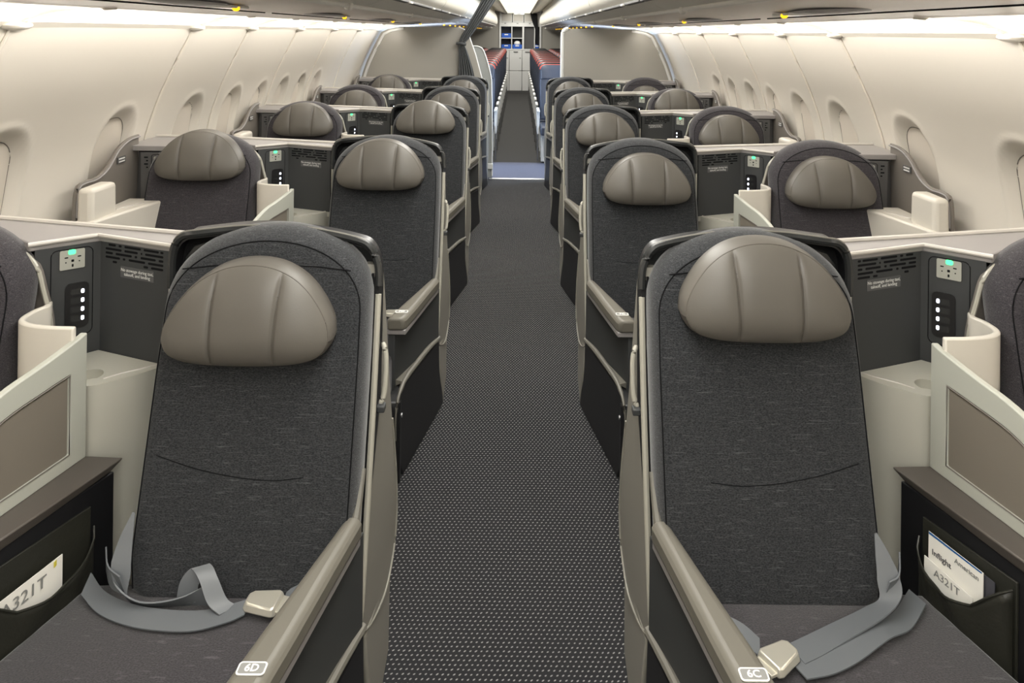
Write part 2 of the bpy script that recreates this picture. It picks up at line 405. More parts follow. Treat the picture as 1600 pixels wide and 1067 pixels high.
# ------------------------------------------------------------------ overhead bins, rails, service panels
ORD0 = ['first', 'second', 'third', 'fourth', 'fifth', 'sixth', 'seventh', 'eighth', 'ninth', 'tenth', 'eleventh']
BE = [-3.0, -.85, 1.22, 3.3, 5.35, 7.5, 8.55, 9.6, 10.65, 11.7, 12.75, 13.8, 14.85, 15.9, 16.95, 18.0]
for s in (-1, 1):
    S = s; sn = 'left' if s < 0 else 'right'
    for i, (a, b) in enumerate(zip(BE[:-1], BE[1:])):
        if b < 2: continue
        where = ('%s from the camera' % ORD0[i-2]) if b < 8 else '%s behind the partition counting aft' % ORD0[i-5]
        t = thing('overhead_bin', 'cream overhead bin on the %s, %s' % (sn, where), 'overhead bin', (s*.8, (a+b)/2, 1.75), 'overhead bins along the cabin')
        dp = crom([(.585, 1.797), (.535, 1.85), (.53, 1.95), (.56, 2.06), (.63, 2.17), (.70, 2.215)], 5)
        n = len(dp); vs_ = []; 
        for D in (a+.012, b-.012):
            vs_ += [(u, D, z) for u, z in dp]+[(u+.03, D, z) for u, z in reversed(dp)]
        m = 2*n
        fs_ = [tuple(range(m)), tuple(range(m, 2*m))[::-1]]+[(k, (k+1) % m, m+(k+1) % m, m+k) for k in range(m)]
        B().add(vs_, fs_).build('bin_door', 'bin', t, bev=.006)
        B().prism_z([(.60, a), (1.3, a), (1.3, b), (.60, b)], 1.80, 2.22).build('bin_body', 'ceil', t)
        # the sloping underside lip with a dark handle slot
        L = B(); pr = [(.585, 1.79), (.70, 1.748), (.70, 1.765), (.60, 1.80)]
        L.add([(u, D, z) for D in (a+.004, b-.004) for u, z in pr], [(0, 1, 2, 3), (7, 6, 5, 4), (0, 4, 5, 1), (1, 5, 6, 2), (2, 6, 7, 3), (3, 7, 4, 0)])
        L.build('bin_lip', 'binlow', t)
        B().box(.565, .60, a+.02, b-.02, 1.786, 1.80).build('bin_handle_strip', 'chargrey', t, bev=.003)
        for q in ((a*.75+b*.25), (a*.25+b*.75)):
            B().box(.556, .59, q-.04, q+.04, 1.783, 1.795).build('bin_latch', 'rail', t, bev=.003)
    r = B(); r.tube([(.70, D, 1.742) for D in (Y0, 19.2)], .010, 10)
    ro = r.build('hand_rail', 'rail'); tag(ro, 'long pale round rail running under the bins on the %s' % sn, 'rail', 'rails under the bins')
    for q in [1.3, 3.0, 4.72, 6.42, 8.14, 9.9, 11.6, 13.3, 15, 16.7]:
        B().ellipsoid((.70, q, 1.740), (.020, .026, .020), 10, 6).build('rail_clip', 'rail', ro)
    # underside between rail and cove, one unit per seat row
    ps = [-.5, 1.02, 2.54+.76, 4.84, 6.42, 7.95]
    for i in range(len(ps)-1):
        a, b = ps[i], ps[i+1]
        t = thing('service_unit', 'overhead service unit with amber lamp on the %s, %s' % (sn, ('nearest the camera', 'second from the camera', 'third from the camera', 'fourth from the camera', 'just before the partition')[i]), 'service unit', (s*1.0, (a+b)/2, 1.72), 'service units under the bins')
        sec = [(.70, 1.742), (.86, 1.727), (.90, 1.733), (1.12, 1.715), (1.16, 1.722), (1.32, 1.700), (1.34, 1.72), (.70, 1.762)]
        nn = len(sec)
        B().add([(u, D, z) for D in (a+.004, b-.004) for u, z in sec], [tuple(range(nn)), tuple(range(nn, 2*nn))[::-1]]+[(k, (k+1) % nn, nn+(k+1) % nn, nn+k) for k in range(nn)]).build('housing', 'psu', t)
        yc = (2.54+1.58*(i-1)) if s < 0 else (2.64+1.6*(i-1))
        B().ellipsoid((1.04, yc-.27, 1.722), (.09, .26, .011), 20, 6).build('reading_light_lens', 'psudark', t)
        B().box(.98, 1.07, yc-.06, yc+.10, 1.712, 1.722).build('sign_plate', 'rail', t, bev=.003)
        B().ellipsoid((.99, yc, 1.712), (.013, .018, .011), 12, 6).build('amber_lamp', 'amber', t)
        B().tube([(1.14, a+.05, 1.714), (1.14, b-.05, 1.714)], .003, 6).build('slot', 'seam', t)
    e = thing('economy_service_strip', 'long service strip with row of small amber lamps on the %s behind the partition' % sn, 'service unit', (s*1.0, 13.5, 1.72))
    B().add([(u, D, z) for D in (7.99, 19.2) for u, z in [(.70, 1.742), (1.34, 1.70), (1.34, 1.72), (.70, 1.762)]],
            [(0, 1, 2, 3), (7, 6, 5, 4), (0, 4, 5, 1), (1, 5, 6, 2), (2, 6, 7, 3), (3, 7, 4, 0)]).build('housing', 'psu', e)
    for k in range(12):
        B().ellipsoid((.95, 9.2+.81*k, 1.72), (.014, .02, .012), 8, 5).build('amber_lamp', 'amber', e)

# ------------------------------------------------------------------ business seats
def yback(z): return 1.494+.28*(z-.45)
def back_outline(cu, hw=.24, zt=1.166):
    out = []
    zc = 1.0
    for k in range(33):
        a = PI*k/32; out.append((cu+hw*math.cos(a)*(1 if abs(math.cos(a)) < .999 else 1), zc+(zt-zc)*math.sin(a)**.92))
    for z in (.9, .8, .7, .6, .5): out.append((cu-hw-.002, z))
    out += [(cu-hw+.01, .44), (cu-hw+.05, .415), (cu, .41), (cu+hw-.05, .415), (cu+hw-.01, .44)]
    for z in (.5, .6, .7, .8, .9): out.append((cu+hw+.002, z))
    return out
def head_outline(cu, zb, hw=.191, h=.210):
    half = [(0, -.012), (.30, -.008), (.60, .010), (.82, .055), (.94, .125), (.995, .235), (.985, .36), (.93, .48), (.83, .62), (.69, .765), (.50, .89), (.27, .972), (0, 1.0)]
    pts = [(cu+a*hw, zb+b*h) for a, b in half]+[(cu-a*hw, zb+b*h) for a, b in reversed(half[1:-1])]
    return crom(pts, 6, closed=True)
def add_headrest(root, cu, zb, tilt=0):
    ol = head_outline(cu, zb); h = .210; T = .050; G = .046
    ctr = (cu, yback(zb+.1)-.004, zb+.095)
    o2 = np.array(ol); n = len(ol); half = n//2
    ang = np.arctan2(o2[:, 1]-ctr[2], o2[:, 0]-ctr[0]); rad = np.hypot(o2[:, 0]-ctr[0], o2[:, 1]-ctr[2])
    srt = np.argsort(ang); AA = np.concatenate([ang[srt]-2*PI, ang[srt], ang[srt]+2*PI]); RR = np.tile(rad[srt], 3)
    def tt(u, z): return min(math.hypot(u-ctr[0], z-ctr[2])/float(np.interp(math.atan2(z-ctr[2], u-ctr[0]), AA, RR)), 1)
    lean = .22
    def surf(u, z):
        t = tt(u, z); d = T*(1-t**2.6)**.62
        f = min(1, (1-t)*5)
        for q in (-.070, .070):
            x = u-cu-q-q*.10*((z-zb)/h-.4)
            d -= (.0055*math.exp(-(x/.0045)**2)+.0035*math.exp(-(x/.018)**2))*f
        return ctr[1]-G-d+lean*(z-zb-.1)
    # face grid: columns across the width
    us = sorted(set([round(-.191*.955*math.cos(PI*k/44), 5) for k in range(45)]+[round(q+e, 5) for q in (-.070, .070) for e in (-.009, -.006, -.004, -.002, 0, .002, .004, .006, .009)]))
    top = sorted([(c, z) for c, z in ol if z > zb+.235*h]); bot = sorted([(c, z) for c, z in ol if z <= zb+.25*h])
    tx = [p[0] for p in top]; tz = [p[1] for p in top]; bx_ = [p[0] for p in bot]; bz = [p[1] for p in bot]
    sc = .955; zc = ctr[2]
    nr = 22; vs_ = []
    for x in us:
        X_ = cu+x/sc
        zt = zc+(float(np.interp(X_, tx, tz))-zc)*sc; zl = zc+(float(np.interp(X_, bx_, bz))-zc)*sc
        for j in range(nr+1):
            v = .5-.5*math.cos(PI*j/nr); z = zl+(zt-zl)*v
            vs_.append((cu+x, surf(cu+x, z), z))
    nc = len(us); fs_ = [(i*(nr+1)+j, i*(nr+1)+j+1, (i+1)*(nr+1)+j+1, (i+1)*(nr+1)+j) for i in range(nc-1) for j in range(nr)]
    # boundary loop of the grid
    bl = [i*(nr+1) for i in range(nc)]+[(nc-1)*(nr+1)+j for j in range(1, nr+1)]+[i*(nr+1)+nr for i in range(nc-2, -1, -1)]+[j for j in range(nr-1, 0, -1)]
    prev = bl; base_v = [vs_[i] for i in bl]
    for k_, (scl, dy) in enumerate([(1.022, -G-.004), (1.042, -G+.008), (1.047, -.016), (1.040, .004), (.98, .018)]):
        cur_ = []
        for (u, y, z) in base_v:
            uu = cu+(u-cu)*scl; z2 = zc+(z-zc)*scl
            cur_.append(len(vs_)); vs_.append((uu, ctr[1]+dy+lean*(z2-zb-.1), z2))
        m = len(prev); fs_ += [(prev[i], prev[(i+1) % m], cur_[(i+1) % m], cur_[i]) for i in range(m)]; prev = cur_
    fs_.append(tuple(prev))
    hr = B().add(vs_, fs_).build('headrest', 'leather', root, ang=75)
    pp = []
    for (c, z) in ol+[ol[0]]:
        uu = ctr[0]+(c-ctr[0])*.958; z2 = ctr[2]+(z-ctr[2])*.958; pp.append((uu, ctr[1]-G-.010+lean*(z2-zb-.1), z2))
    B().tube(pp, .0017, 5, cap=False).build('piping', 'leather_seam', hr)
    for q in (-.070, .070):
        B().tube([(cu+q+q*.10*((z-zb)/h-.4), surf(cu+q+q*.10*((z-zb)/h-.4), z)+.0004, z) for z in np.linspace(zb+.008, zb+h*.885, 20)], .0012, 5).build('panel_seam', 'leather_seam', hr)
    return hr
def ribbon(pts, wid, name, mat, parent, t=.0014, sub=6, ws=None):
    # pts: list of (point, width direction)
    c = crom([p for p, _ in pts], sub); dd = crom([d for _, d in pts], sub); n = len(c); vs_ = []
    W_ = [wid*float(np.interp(i/sub, range(len(ws)), ws)) if ws else wid for i in range(n)]
    for i in range(n):
        wid = W_[i]; p = Vector(c[i]); d = Vector(dd[i]).normalized(); tg = (Vector(c[min(i+1, n-1)])-Vector(c[max(i-1, 0)])).normalized()
        nn = tg.cross(d).normalized()
        for a, b in ((-1, 1), (1, 1), (1, -1), (-1, -1)):
            vs_.append(p+d*(a*wid/2)+nn*(b*t))
    fs_ = [(i*4+k, i*4+(k+1) % 4, (i+1)*4+(k+1) % 4, (i+1)*4+k) for i in range(n-1) for k in range(4)]
    fs_ += [(0, 1, 2, 3), ((n-1)*4+3, (n-1)*4+2, (n-1)*4+1, (n-1)*4)]
    return B().add(vs_, fs_).build(name, mat, parent)
def add_buckle(parent, c, ang):
    ca, sa = math.cos(ang), math.sin(ang)
    def q(x, y): return (c[0]+x*ca-y*sa, c[1]+x*sa+y*ca)
    pl = [q(-.040, -.026), (q(-.030, -.030)), q(.026, -.022), q(.036, -.012), q(.036, .012), q(.026, .022), q(-.030, .030), q(-.040, .026)]
    tp = [q(-.036, -.022), (q(-.028, -.026)), q(.022, -.018), q(.030, -.010), q(.030, .010), q(.022, .018), q(-.028, .026), q(-.036, .022)]
    bk = B().prism_z(pl, c[2]-.004, c[2]+.012, tp).build('belt_buckle', 'buckle', parent, bev=.003)
    p2 = [q(-.052, -.020), q(-.038, -.022), q(-.038, .022), q(-.052, .020)]
    B().prism_z(p2, c[2]-.002, c[2]+.004).build('buckle_tongue', 'buckle', bk, bev=.001)

def make_seat(kind, s):
    """kind aisle / window: one lie-flat seat with shell, backrest, headrest, cushion, armrest"""
    global S; S = s
    side = 'left' if s < 0 else 'right'
    cu = .567 if kind == 'aisle' else 1.382
    off = cu-.567
    fab = 'fabric' if kind == 'aisle' else 'fabric_lit'
    root = thing('business_chair', 'x', 'seat', (s*cu, 1.5, 0), 'wide business class seats')
    bo = back_outline(cu)
    rings = [(.3, 0), (.6, 0), (.85, 0), (.915, .001), (.93, .004), (.945, .009), (.98, .026), (.997, .045), (1.0, .065), (.995, .085), (.96, .095)]
    bk = B().pillow(bo, (cu, 1.494, .8), rings, .28, .45).build('backrest', fab, root, ang=70)
    # seams: gusset line, cap seam, lumbar seam
    pp = []
    for (c, z) in bo:
        sc = .930; pp.append((cu+(c-cu)*sc, 1.494+.003+.28*((.8+(z-.8)*sc)-.45), .8+(z-.8)*sc))
    pp = [p for p in pp if p[2] > .46]
    i0 = min(range(len(pp)), key=lambda i: (pp[i][2], pp[i][0])) if False else 0
    # outline starts at the top of one side, runs over the dome and down the other: reorder so both legs join
    k = max(range(len(pp)-1), key=lambda i: math.dist(pp[i], pp[i+1]))
    pp = pp[k+1:]+pp[:k+1]
    B().tube(pp, .0016, 5).build('gusset_seam', 'seam', bk)
    zz = 1.083
    B().tube([(cu+c, yback(zz+dz)-.0002, zz+dz) for c, dz in [(-.196, -.004), (-.12, .004), (0, .008), (.12, .004), (.196, -.004)]], .0016, 5).build('cap_seam', 'seam', bk)
    B().tube([(cu+c, yback(z)-.0002, z) for c, z in crom([(-.125, .668), (-.06, .662), (.02, .667), (.11, .682), (.20, .706)], 5)], .0010, 5).build('lumbar_seam', 'seam', bk)
    # cushion
    if kind == 'aisle':
        plan = [(.372, 1.515), (.40, 1.34), (.452, 1.04), (.465, .93), (1.075, .93), (1.035, 1.10), (.955, 1.335), (.892, 1.535), (.80, 1.54), (.5, 1.54)]
    else:
        plan = [(1.165, 1.54), (1.17, 1.15), (1.16, .96), (1.60, .96), (1.60, 1.54)]
    if kind == 'aisle':
        cpl = [(.372, 1.515), (.40, 1.34), (.452, 1.04), (.465, .93), (1.075, .93), (1.035, 1.10), (.955, 1.335), (.892, 1.535)]
    ct = Vector((sum(p[0] for p in plan)/len(plan), sum(p[1] for p in plan)/len(plan)))
    ins = [tuple(ct+(Vector(p)-ct)*.95) for p in plan]
    cs = B(); n = len(plan)
    vs_ = [(a, b, .30) for a, b in plan]+[(a, b, .43) for a, b in plan]+[(*(ct+(Vector(p)-ct)*.985), .446) for p in plan]+[(a, b, .452) for a, b in ins]
    fs_ = [tuple(range(n))[::-1]]+[(j*n+i, j*n+(i+1) % n, (j+1)*n+(i+1) % n, (j+1)*n+i) for j in range(3) for i in range(n)]+[tuple(range(3*n, 4*n))]
    cs.add(vs_, fs_).build('seat_cushion', 'fabric_lit' if kind == 'aisle' else fab, root, ang=60)
    # ---- shell: arch frame behind the backrest
    def fr(c, z):     # front edge of the shell: depth by height
        return 1.585+(z-.305)*.204
    arch = []
    left = [(-.244, .305), (-.247, .5), (-.250, .75), (-.250, .95), (-.249, 1.04), (-.243, 1.08), (-.225, 1.112), (-.19, 1.128)]
    arch = [(c, z) for c, z in left]+[(-.08, 1.148), (0, 1.152), (.08, 1.152)]+[(.19, 1.145), (.225, 1.138), (.243, 1.118), (.250, 1.085), (.251, 1.03), (.251, .95), (.250, .8)]
    if kind == 'window':
        arch = [(-.268, .305), (-.268, .6), (-.268, .85), (-.264, .93), (-.248, .995), (-.230, 1.055), (-.192, 1.092), (-.13, 1.104), (0, 1.106), (.12, 1.106)]+[(.17, 1.102), (.202, 1.090), (.218, 1.07), (.224, 1.04), (.226, 1.0), (.226, .95), (.226, .8)]
    a3 = crom([(cu+c, fr(c, z) if c < .1 else 1.585+.43*.204+.06, z) for c, z in arch], 4)
    a3 = [(u, min(max(d, 1.585), 1.755) if kind == 'aisle' else 1.745, z) for u, d, z in a3]
    # swept body: ring of four points along the arch (front, rear)
    vs_ = []; n = len(a3)
    ctrp = (cu, .6)
    for (u, d, z) in a3:
        du, dz = cu-u, max(0, .0)
        inw = Vector((cu-u, 0, (.75-z) if z > 1.05 else 0)).normalized()
        back = d+.014 if kind == 'window' else d+.05+(.14*max(0, (1.1-z)) if u < cu else .02)
        vs_ += [(u, d, z), (u+inw.x*.014, d+.001, z+inw.z*.014), (u+inw.x*.014, back, z+inw.z*.014), (u, back, z)]
    fs_ = [(i*4+k, i*4+(k+1) % 4, (i+1)*4+(k+1) % 4, (i+1)*4+k) for i in range(n-1) for k in range(4)]+[(0, 1, 2, 3), ((n-1)*4+3, (n-1)*4+2, (n-1)*4+1, (n-1)*4)]
    sh = B().add(vs_, fs_).build('seat_shell', 'black' if kind == 'aisle' else 'brown', root)
    bead = 'beige_edge'
    lo = [p for p in a3 if p[2] < 1.012 and p[0] < cu]; hi = [p for p in a3 if p[2] >= 1.008]; lo2 = [p for p in a3 if p[2] < 1.04 and p[0] > cu]
    if kind == 'aisle':
        B().tube([(u, d-.002, z) for u, d, z in lo], [.003]+[.0075]*(len(lo)-1), 8).build('edge_trim', bead, sh)
        B().tube([(u, d-.002, z) for u, d, z in hi], .0095, 8).build('corner_cap', 'gloss', sh)
        B().tube([(u+.002, d-.004, z+.0075) for u, d, z in hi], .003, 6).build('cap_edge_trim', 'taupe', sh)  # thin taupe edge line along the top of the black cap
        # deep inner faces of the black corner caps
        for sg in (-1, 1):
            pc = [(cu+sg*.238, 1.02), (cu+sg*.238, 1.075), (cu+sg*.215, 1.105), (cu+sg*.12, 1.130), (cu+sg*.12, 1.05)]
            B().sheet([(u, 1.768, z) for u, z in pc], .02, (0, 1, 0)).build('corner_cap', 'gloss', sh, bev=.004)
        B().tube([(u, d-.002, z) for u, d, z in lo2], .0065, 8).build('edge_trim', bead, sh)
    else:
        B().tube([(u, d-.002, z) for u, d, z in a3], .0055, 8).build('edge_trim', bead, sh)
    # inner back panel closes the arch
    pan = [(u, z) for u, d, z in a3 if z > .31]
    ipan = [(cu-(.235 if kind == 'aisle' else .262), .25)]+[(cu+(u-cu)*.97, z-.004) for u, z in pan]+[(cu+.24, .25)]
    B().sheet([(u, (1.775+(z-1.1)*.1) if kind == 'aisle' else 1.752, z) for u, z in ipan], .015, (0, 1, 0)).build('shell_back', 'blackmatt' if kind == 'aisle' else 'brown', root)
    if kind == 'aisle':
        # ---- taupe outer wing on the aisle side
        low = crom([(1.590, .300), (1.68, .248), (1.80, .205), (1.88, .20), (1.945, .25), (1.965, .33)], 5)
        rear = crom([(1.965, .33), (1.945, .5), (1.90, .75), (1.845, .95), (1.80, 1.07)], 5)
        ed = [(1.585+(z-.305)*.204+.004, z) for z in (1.07, .95, .75, .5, .33)]
        poly = low+rear[1:]+ed
        def wu(d, z): return .322-.016*min(max((d-1.6)/.35, 0), 1)*math.exp(-((z-.35)/.28)**2)-(.0 if z < .9 else 0)
        pts = [(wu(d, z), d, z) for d, z in poly]
        # triangulated fan surface with thickness
        wb = B(); n = len(pts); cp = (wu(1.78, .5)-.002, 1.78, .5)
        wb.add(pts+[cp]+[(u+.03, d, z) for u, d, z in pts], [(i, (i+1) % n, n) for i in range(n)]+[(i, n+1+i, n+1+(i+1) % n, (i+1) % n) for i in range(n)]+[tuple(range(n+1, 2*n+1))])
        wg = wb.build('shell_wing', 'lit_taupe', root, ang=50)
        B().tube([(u-.001, d, z) for u, d, z in [(wu(d, z), d, z) for d, z in low+rear[1:8]]], .0028, 6).build('wing_rim', 'lit_taupe', wg)
        # dark inner lining of wing
        B().sheet([(.336, 1.60, .35), (.330, 1.735, 1.05), (.330, 1.79, 1.05), (.336, 1.79, .35)], .006, (1, 0, 0)).build('wing_lining', 'blackmatt', root)
        # taupe lower skirt
        B().hexa([(.302, 1.665, 0), (.345, 1.665, 0), (.345, 1.90, 0), (.312, 1.90, 0), (.318, 1.62, .27), (.352, 1.62, .27), (.352, 1.93, .22), (.314, 1.93, .22)]).build('shell_skirt', 'lit_taupe', root, bev=.008)
        # reading-lamp pod on the wing
        pod = B().tube(crom([(.312, 1.735, .735), (.304, 1.742, .755), (.302, 1.752, .80), (.304, 1.762, .845), (.313, 1.77, .87)], 4), [.004]+[.0065]*15+[.004], 10)
        pod.build('lamp_pod', 'beige_edge', root)
        B().box(.298, .318, 1.718, 1.742, .722, .738).build('pod_foot', 'charcoal', root, bev=.003)
        # ---- black foot-well side
        def bu(d): return .300+.183*(1.66-d)
        side_poly = crom([(1.660, .0), (1.645, .06), (1.60, .17), (1.590, .29)], 4)+[(1.59, .305)]+[(1.35, .325), (1.19, .335)]+crom([(1.15, .333), (1.095, .305), (1.072, .25), (1.075, .17), (1.11, .06), (1.146, 0)], 4)
        B().sheet([(bu(d), d, z) for d, z in side_poly], .045, (1, 0, 0)).build('base_side', 'black', root, bev=.006)
        rim = [(1.588, .318)]+[(1.46, .335), (1.35, .342), (1.2, .348)]+crom([(1.15, .343), (1.092, .312), (1.066, .25), (1.070, .17)], 4)
        rimw = [.010]*4+[.008]*3+[.006, .006, .005, .005]+[.0035]*(len(rim)-11)
        rimw = rimw[:len(rim)]+[.003]*(len(rim)-len(rimw))
        B().tube([(bu(d)+.003, d, z) for d, z in rim], rimw, 8).build('base_rim', 'taupe', root)
        B().add([(bu(1.588), 1.588, .322), (bu(1.588)+.05, 1.588, .335), (bu(1.14)+.055, 1.14, .36), (bu(1.14), 1.14, .346), (bu(1.588)+.05, 1.588, .30), (bu(1.14)+.055, 1.14, .32)],
                [(0, 1, 2, 3), (1, 4, 5, 2), (0, 3, 5, 4), (0, 4, 1), (3, 2, 5)]).build('base_ledge', 'taupe', root)
        B().box(bu(1.15)+.005, .60, 1.085, 1.12, .0, .30).build('base_front', 'black', root, bev=.008)
        B().tube([(bu(1.105)-.002, 1.12, .235), (bu(1.105)-.006, 1.12, .235)], .008, 12).build('release_button', 'metal', root)
        # ---- armrest
        def au(d): return .331+(1.545-d)*.215
        arm_r, arm_f = 1.548, 1.112
        prs = []
        for d, hwid in ((arm_r, .020), (1.40, .026), (1.25, .033), (arm_f+.02, .036), (arm_f, .029)):
            prs.append([(au(d)-hwid, d, .545), (au(d)-hwid, d, .578), (au(d)-hwid+.010, d, .5915), (au(d)+hwid-.010, d, .5915), (au(d)+hwid, d, .578), (au(d)+hwid, d, .545)])
        vs_ = [p for r in prs for p in r]
        fs_ = [(j*6+k, j*6+(k+1) % 6, (j+1)*6+(k+1) % 6, (j+1)*6+k) for j in range(4) for k in range(6)]+[tuple(range(6))[::-1], tuple(range(24, 30))]
        ar = B().add(vs_, fs_).build('armrest', 'armtaupe', root, bev=.009, seg=3, ang=30)
        B().add([(u+(.004 if k in (0, 1) else -.004), d, .528 if k in (0, 3) else .547) for (uu, d, hw2) in [(au(arm_r), arm_r, .02), (au(arm_f+.01), arm_f+.006, .038)] for k, u in enumerate((uu-hw2, uu-hw2, uu+hw2, uu+hw2))],
                [(0, 1, 2, 3), (7, 6, 5, 4), (0, 4, 5, 1), (1, 5, 6, 2), (2, 6, 7, 3), (3, 7, 4, 0)]).build('armrest_tray', 'ledge', ar, bev=.003)
        B().tube([(au(1.55), 1.545, .57), (.328, 1.575, .60), (.325, 1.612, .655)], [.012, .010, .007], 8).build('armrest_bracket', 'taupe', root)
        B().add([(.322+.25*(1.55-d)+o_, d, z) for d in (1.58, 1.125) for z in (.30, .535) for o_ in (0, .025)], [(0, 1, 3, 2), (4, 6, 7, 5), (0, 4, 5, 1), (2, 3, 7, 6), (0, 2, 6, 4), (1, 5, 7, 3)]).build('side_panel', 'charcoal', root, bev=.003)
        # number plate frame
        px, py = s*au(1.172), 1.174
        pw, ph = .0235, .0125
        plate = rrect(-pw, pw, -ph, ph, .006, 4)
        S = 1
        pl = B().add([(px+a, py+b, .5920) for a, b in plate]+[(px+a, py+b, .5932) for a, b in plate], [tuple(range(20))[::-1], tuple(range(20, 40))]+[(i, (i+1) % 20, 20+(i+1) % 20, 20+i) for i in range(20)]).build('number_plate', 'white', ar)
        p2 = rrect(-pw+.0025, pw-.0025, -ph+.0025, ph-.0025, .004, 4)
        B().add([(px+a, py+b, .5933) for a, b in p2], [tuple(range(20))]).build('plate_face', 'greyink', ar)
        S = s
    return root, bk, cu

def belts_left(root):
    # 6D: strap lies across the cushion to the buckle with a standing loop
    up = (0, 0, 1)
    ribbon([((.790, 1.520, .612), (.9, .1, .3)), ((.793, 1.498, .572), (.9, .1, .3)), ((.792, 1.476, .528), (.8, .0, .45)), ((.785, 1.465, .487), (.35, -.3, .8)), ((.735, 1.462, .463), (.1, -.6, .7)), ((.66, 1.470, .462), (.05, -.5, .8)), ((.600, 1.478, .475), (.1, .1, 1))], .046, 'seat_belt', 'belt', root, ws=[.12, .62, 1, 1])
    ribbon([((.878, 1.500, .475), (.1, .9, .3)), ((.82, 1.462, .464), (.2, .9, .2)), ((.73, 1.432, .462), (.15, .9, .12)), ((.62, 1.425, .461), (0, 1, .1)), ((.55, 1.445, .463), (-.1, 1, .1)), ((.52, 1.462, .464), (-.2, 1, .1))], .045, 'seat_belt', 'belt', root)
    ribbon([((.655, 1.470, .462), (.9, -.2, .1)), ((.650, 1.475, .500), (.9, -.1, .1)), ((.632, 1.482, .527), (.9, -.1, -.2)), ((.610, 1.470, .512), (.9, -.3, .2)), ((.585, 1.455, .478), (.8, -.4, .1)), ((.56, 1.45, .463), (.6, -.7, .1))], .038, 'seat_belt', 'belt', root)
    ribbon([((.842, 1.510, .520), (.1, .1, 1)), ((.815, 1.475, .510), (.1, -.1, 1)), ((.78, 1.462, .500), (.2, -.2, 1))], .048, 'belt_keeper', 'belt', root)
    add_buckle(root, (.497, 1.462, .468), 0.1)
    ribbon([((.455, 1.475, .465), (.1, 1, 0)), ((.43, 1.49, .475), (.1, 1, .2)), ((.405, 1.50, .49), (.1, .9, .4))], .04, 'seat_belt', 'belt', root)
def belts_right(root):
    ribbon([((.780, 1.515, .590), (.9, .1, .2)), ((.784, 1.496, .560), (.9, .1, .2)), ((.787, 1.478, .528), (.85, 0, .3)), ((.785, 1.462, .495), (.7, -.4, .4)), ((.745, 1.450, .473), (.45, -.8, .25)), ((.66, 1.415, .463), (.35, -.9, .1)), ((.600, 1.385, .462), (.35, -.9, 0)), ((.555, 1.362, .464), (.35, -.9, 0))], .046, 'seat_belt', 'belt', root, ws=[.12, .62, 1, 1])
    ribbon([((.862, 1.500, .468), (.25, -1, .1)), ((.80, 1.445, .462), (.3, -.95, .1)), ((.74, 1.415, .466), (.4, -.9, .1)), ((.66, 1.372, .461), (.4, -.9, 0)), ((.60, 1.345, .461), (.4, -.9, 0)), ((.545, 1.330, .464), (.4, -.9, 0))], .046, 'seat_belt', 'belt', root)
    ribbon([((.825, 1.505, .535), (.1, .1, 1)), ((.805, 1.475, .515), (.1, -.2, 1)), ((.78, 1.468, .505), (.2, -.2, 1))], .044, 'belt_keeper', 'belt', root)
    add_buckle(root, (.522, 1.348, .470), -2.6+PI)
    ribbon([((.49, 1.375, .465), (.3, 1, 0)), ((.465, 1.395, .472), (.3, 1, .2)), ((.435, 1.405, .48), (.2, .9, .3))], .042, 'seat_belt', 'belt', root)

# headrest heights read per seat (raised or lowered)
AZ = {-1: [.902, .952, .979, .912, .912], 1: [.960, .905, .915, .912, .910]}
WZ = {-1: [.95, .982, .955, .915, .955], 1: [.95, .900, .910, .955, .875]}
rows = [6, 7, 8, 9, 10]
ORD = ['first', 'second', 'third', 'fourth', 'fifth', 'sixth', 'seventh', 'eighth', 'ninth', 'tenth', 'eleventh', 'twelfth']
ordw = ['front row, nearest the camera', 'second row', 'third row', 'fourth row', 'last row before the partition']
for s in (-1, 1):
    letter = 'D' if s < 0 else 'C'; sn = 'left' if s < 0 else 'right'
    base, bk, cu = make_seat('aisle', s)
    S = s
    seats = [base]
    for k in range(1, 5): seats.append(dup(base, 1.5*k, ''))
    for k, st in enumerate(seats):
        S = s
        st['label'] = 'charcoal fabric %s aisle seat, %s%s' % (sn, ordw[k], ', armrest marked %d%s' % (rows[k], letter) if k == 0 else '')
        # headrest at this seat's own height: built in row coordinates, shifted with the root
        loc = st.location.copy(); st.location = base.location if k else loc
        st.location = Vector((loc.x, 1.5, 0))
        add_headrest(st, cu+(.016 if s < 0 else .010), AZ[s][k])
        if k < 2: (belts_left if s < 0 else belts_right)(st)
        ar = [c for c in st.children if c.name.startswith('armrest') and not c.name.startswith('armrest_')][0]
        text('seat_number', '%d%s' % (rows[k], letter), .019, 'white', ar, (s*(.331+(1.545-1.172)*.215), 1.174, .5936), (1, 0, 0), (0, 1, 0), weight=.0003)
        st.location = loc
    base, bk, cu = make_seat('window', s)
    seats = [base]
    for k in range(1, 5): seats.append(dup(base, 1.5*k, ''))
    for k, st in enumerate(seats):
        S = s
        st['label'] = 'charcoal fabric seat beside the windows on the %s, %s' % (sn, ordw[k])
        loc = st.location.copy(); st.location = Vector((loc.x, 1.5, 0))
        add_headrest(st, cu-.008, WZ[s][k])
        st.location = loc

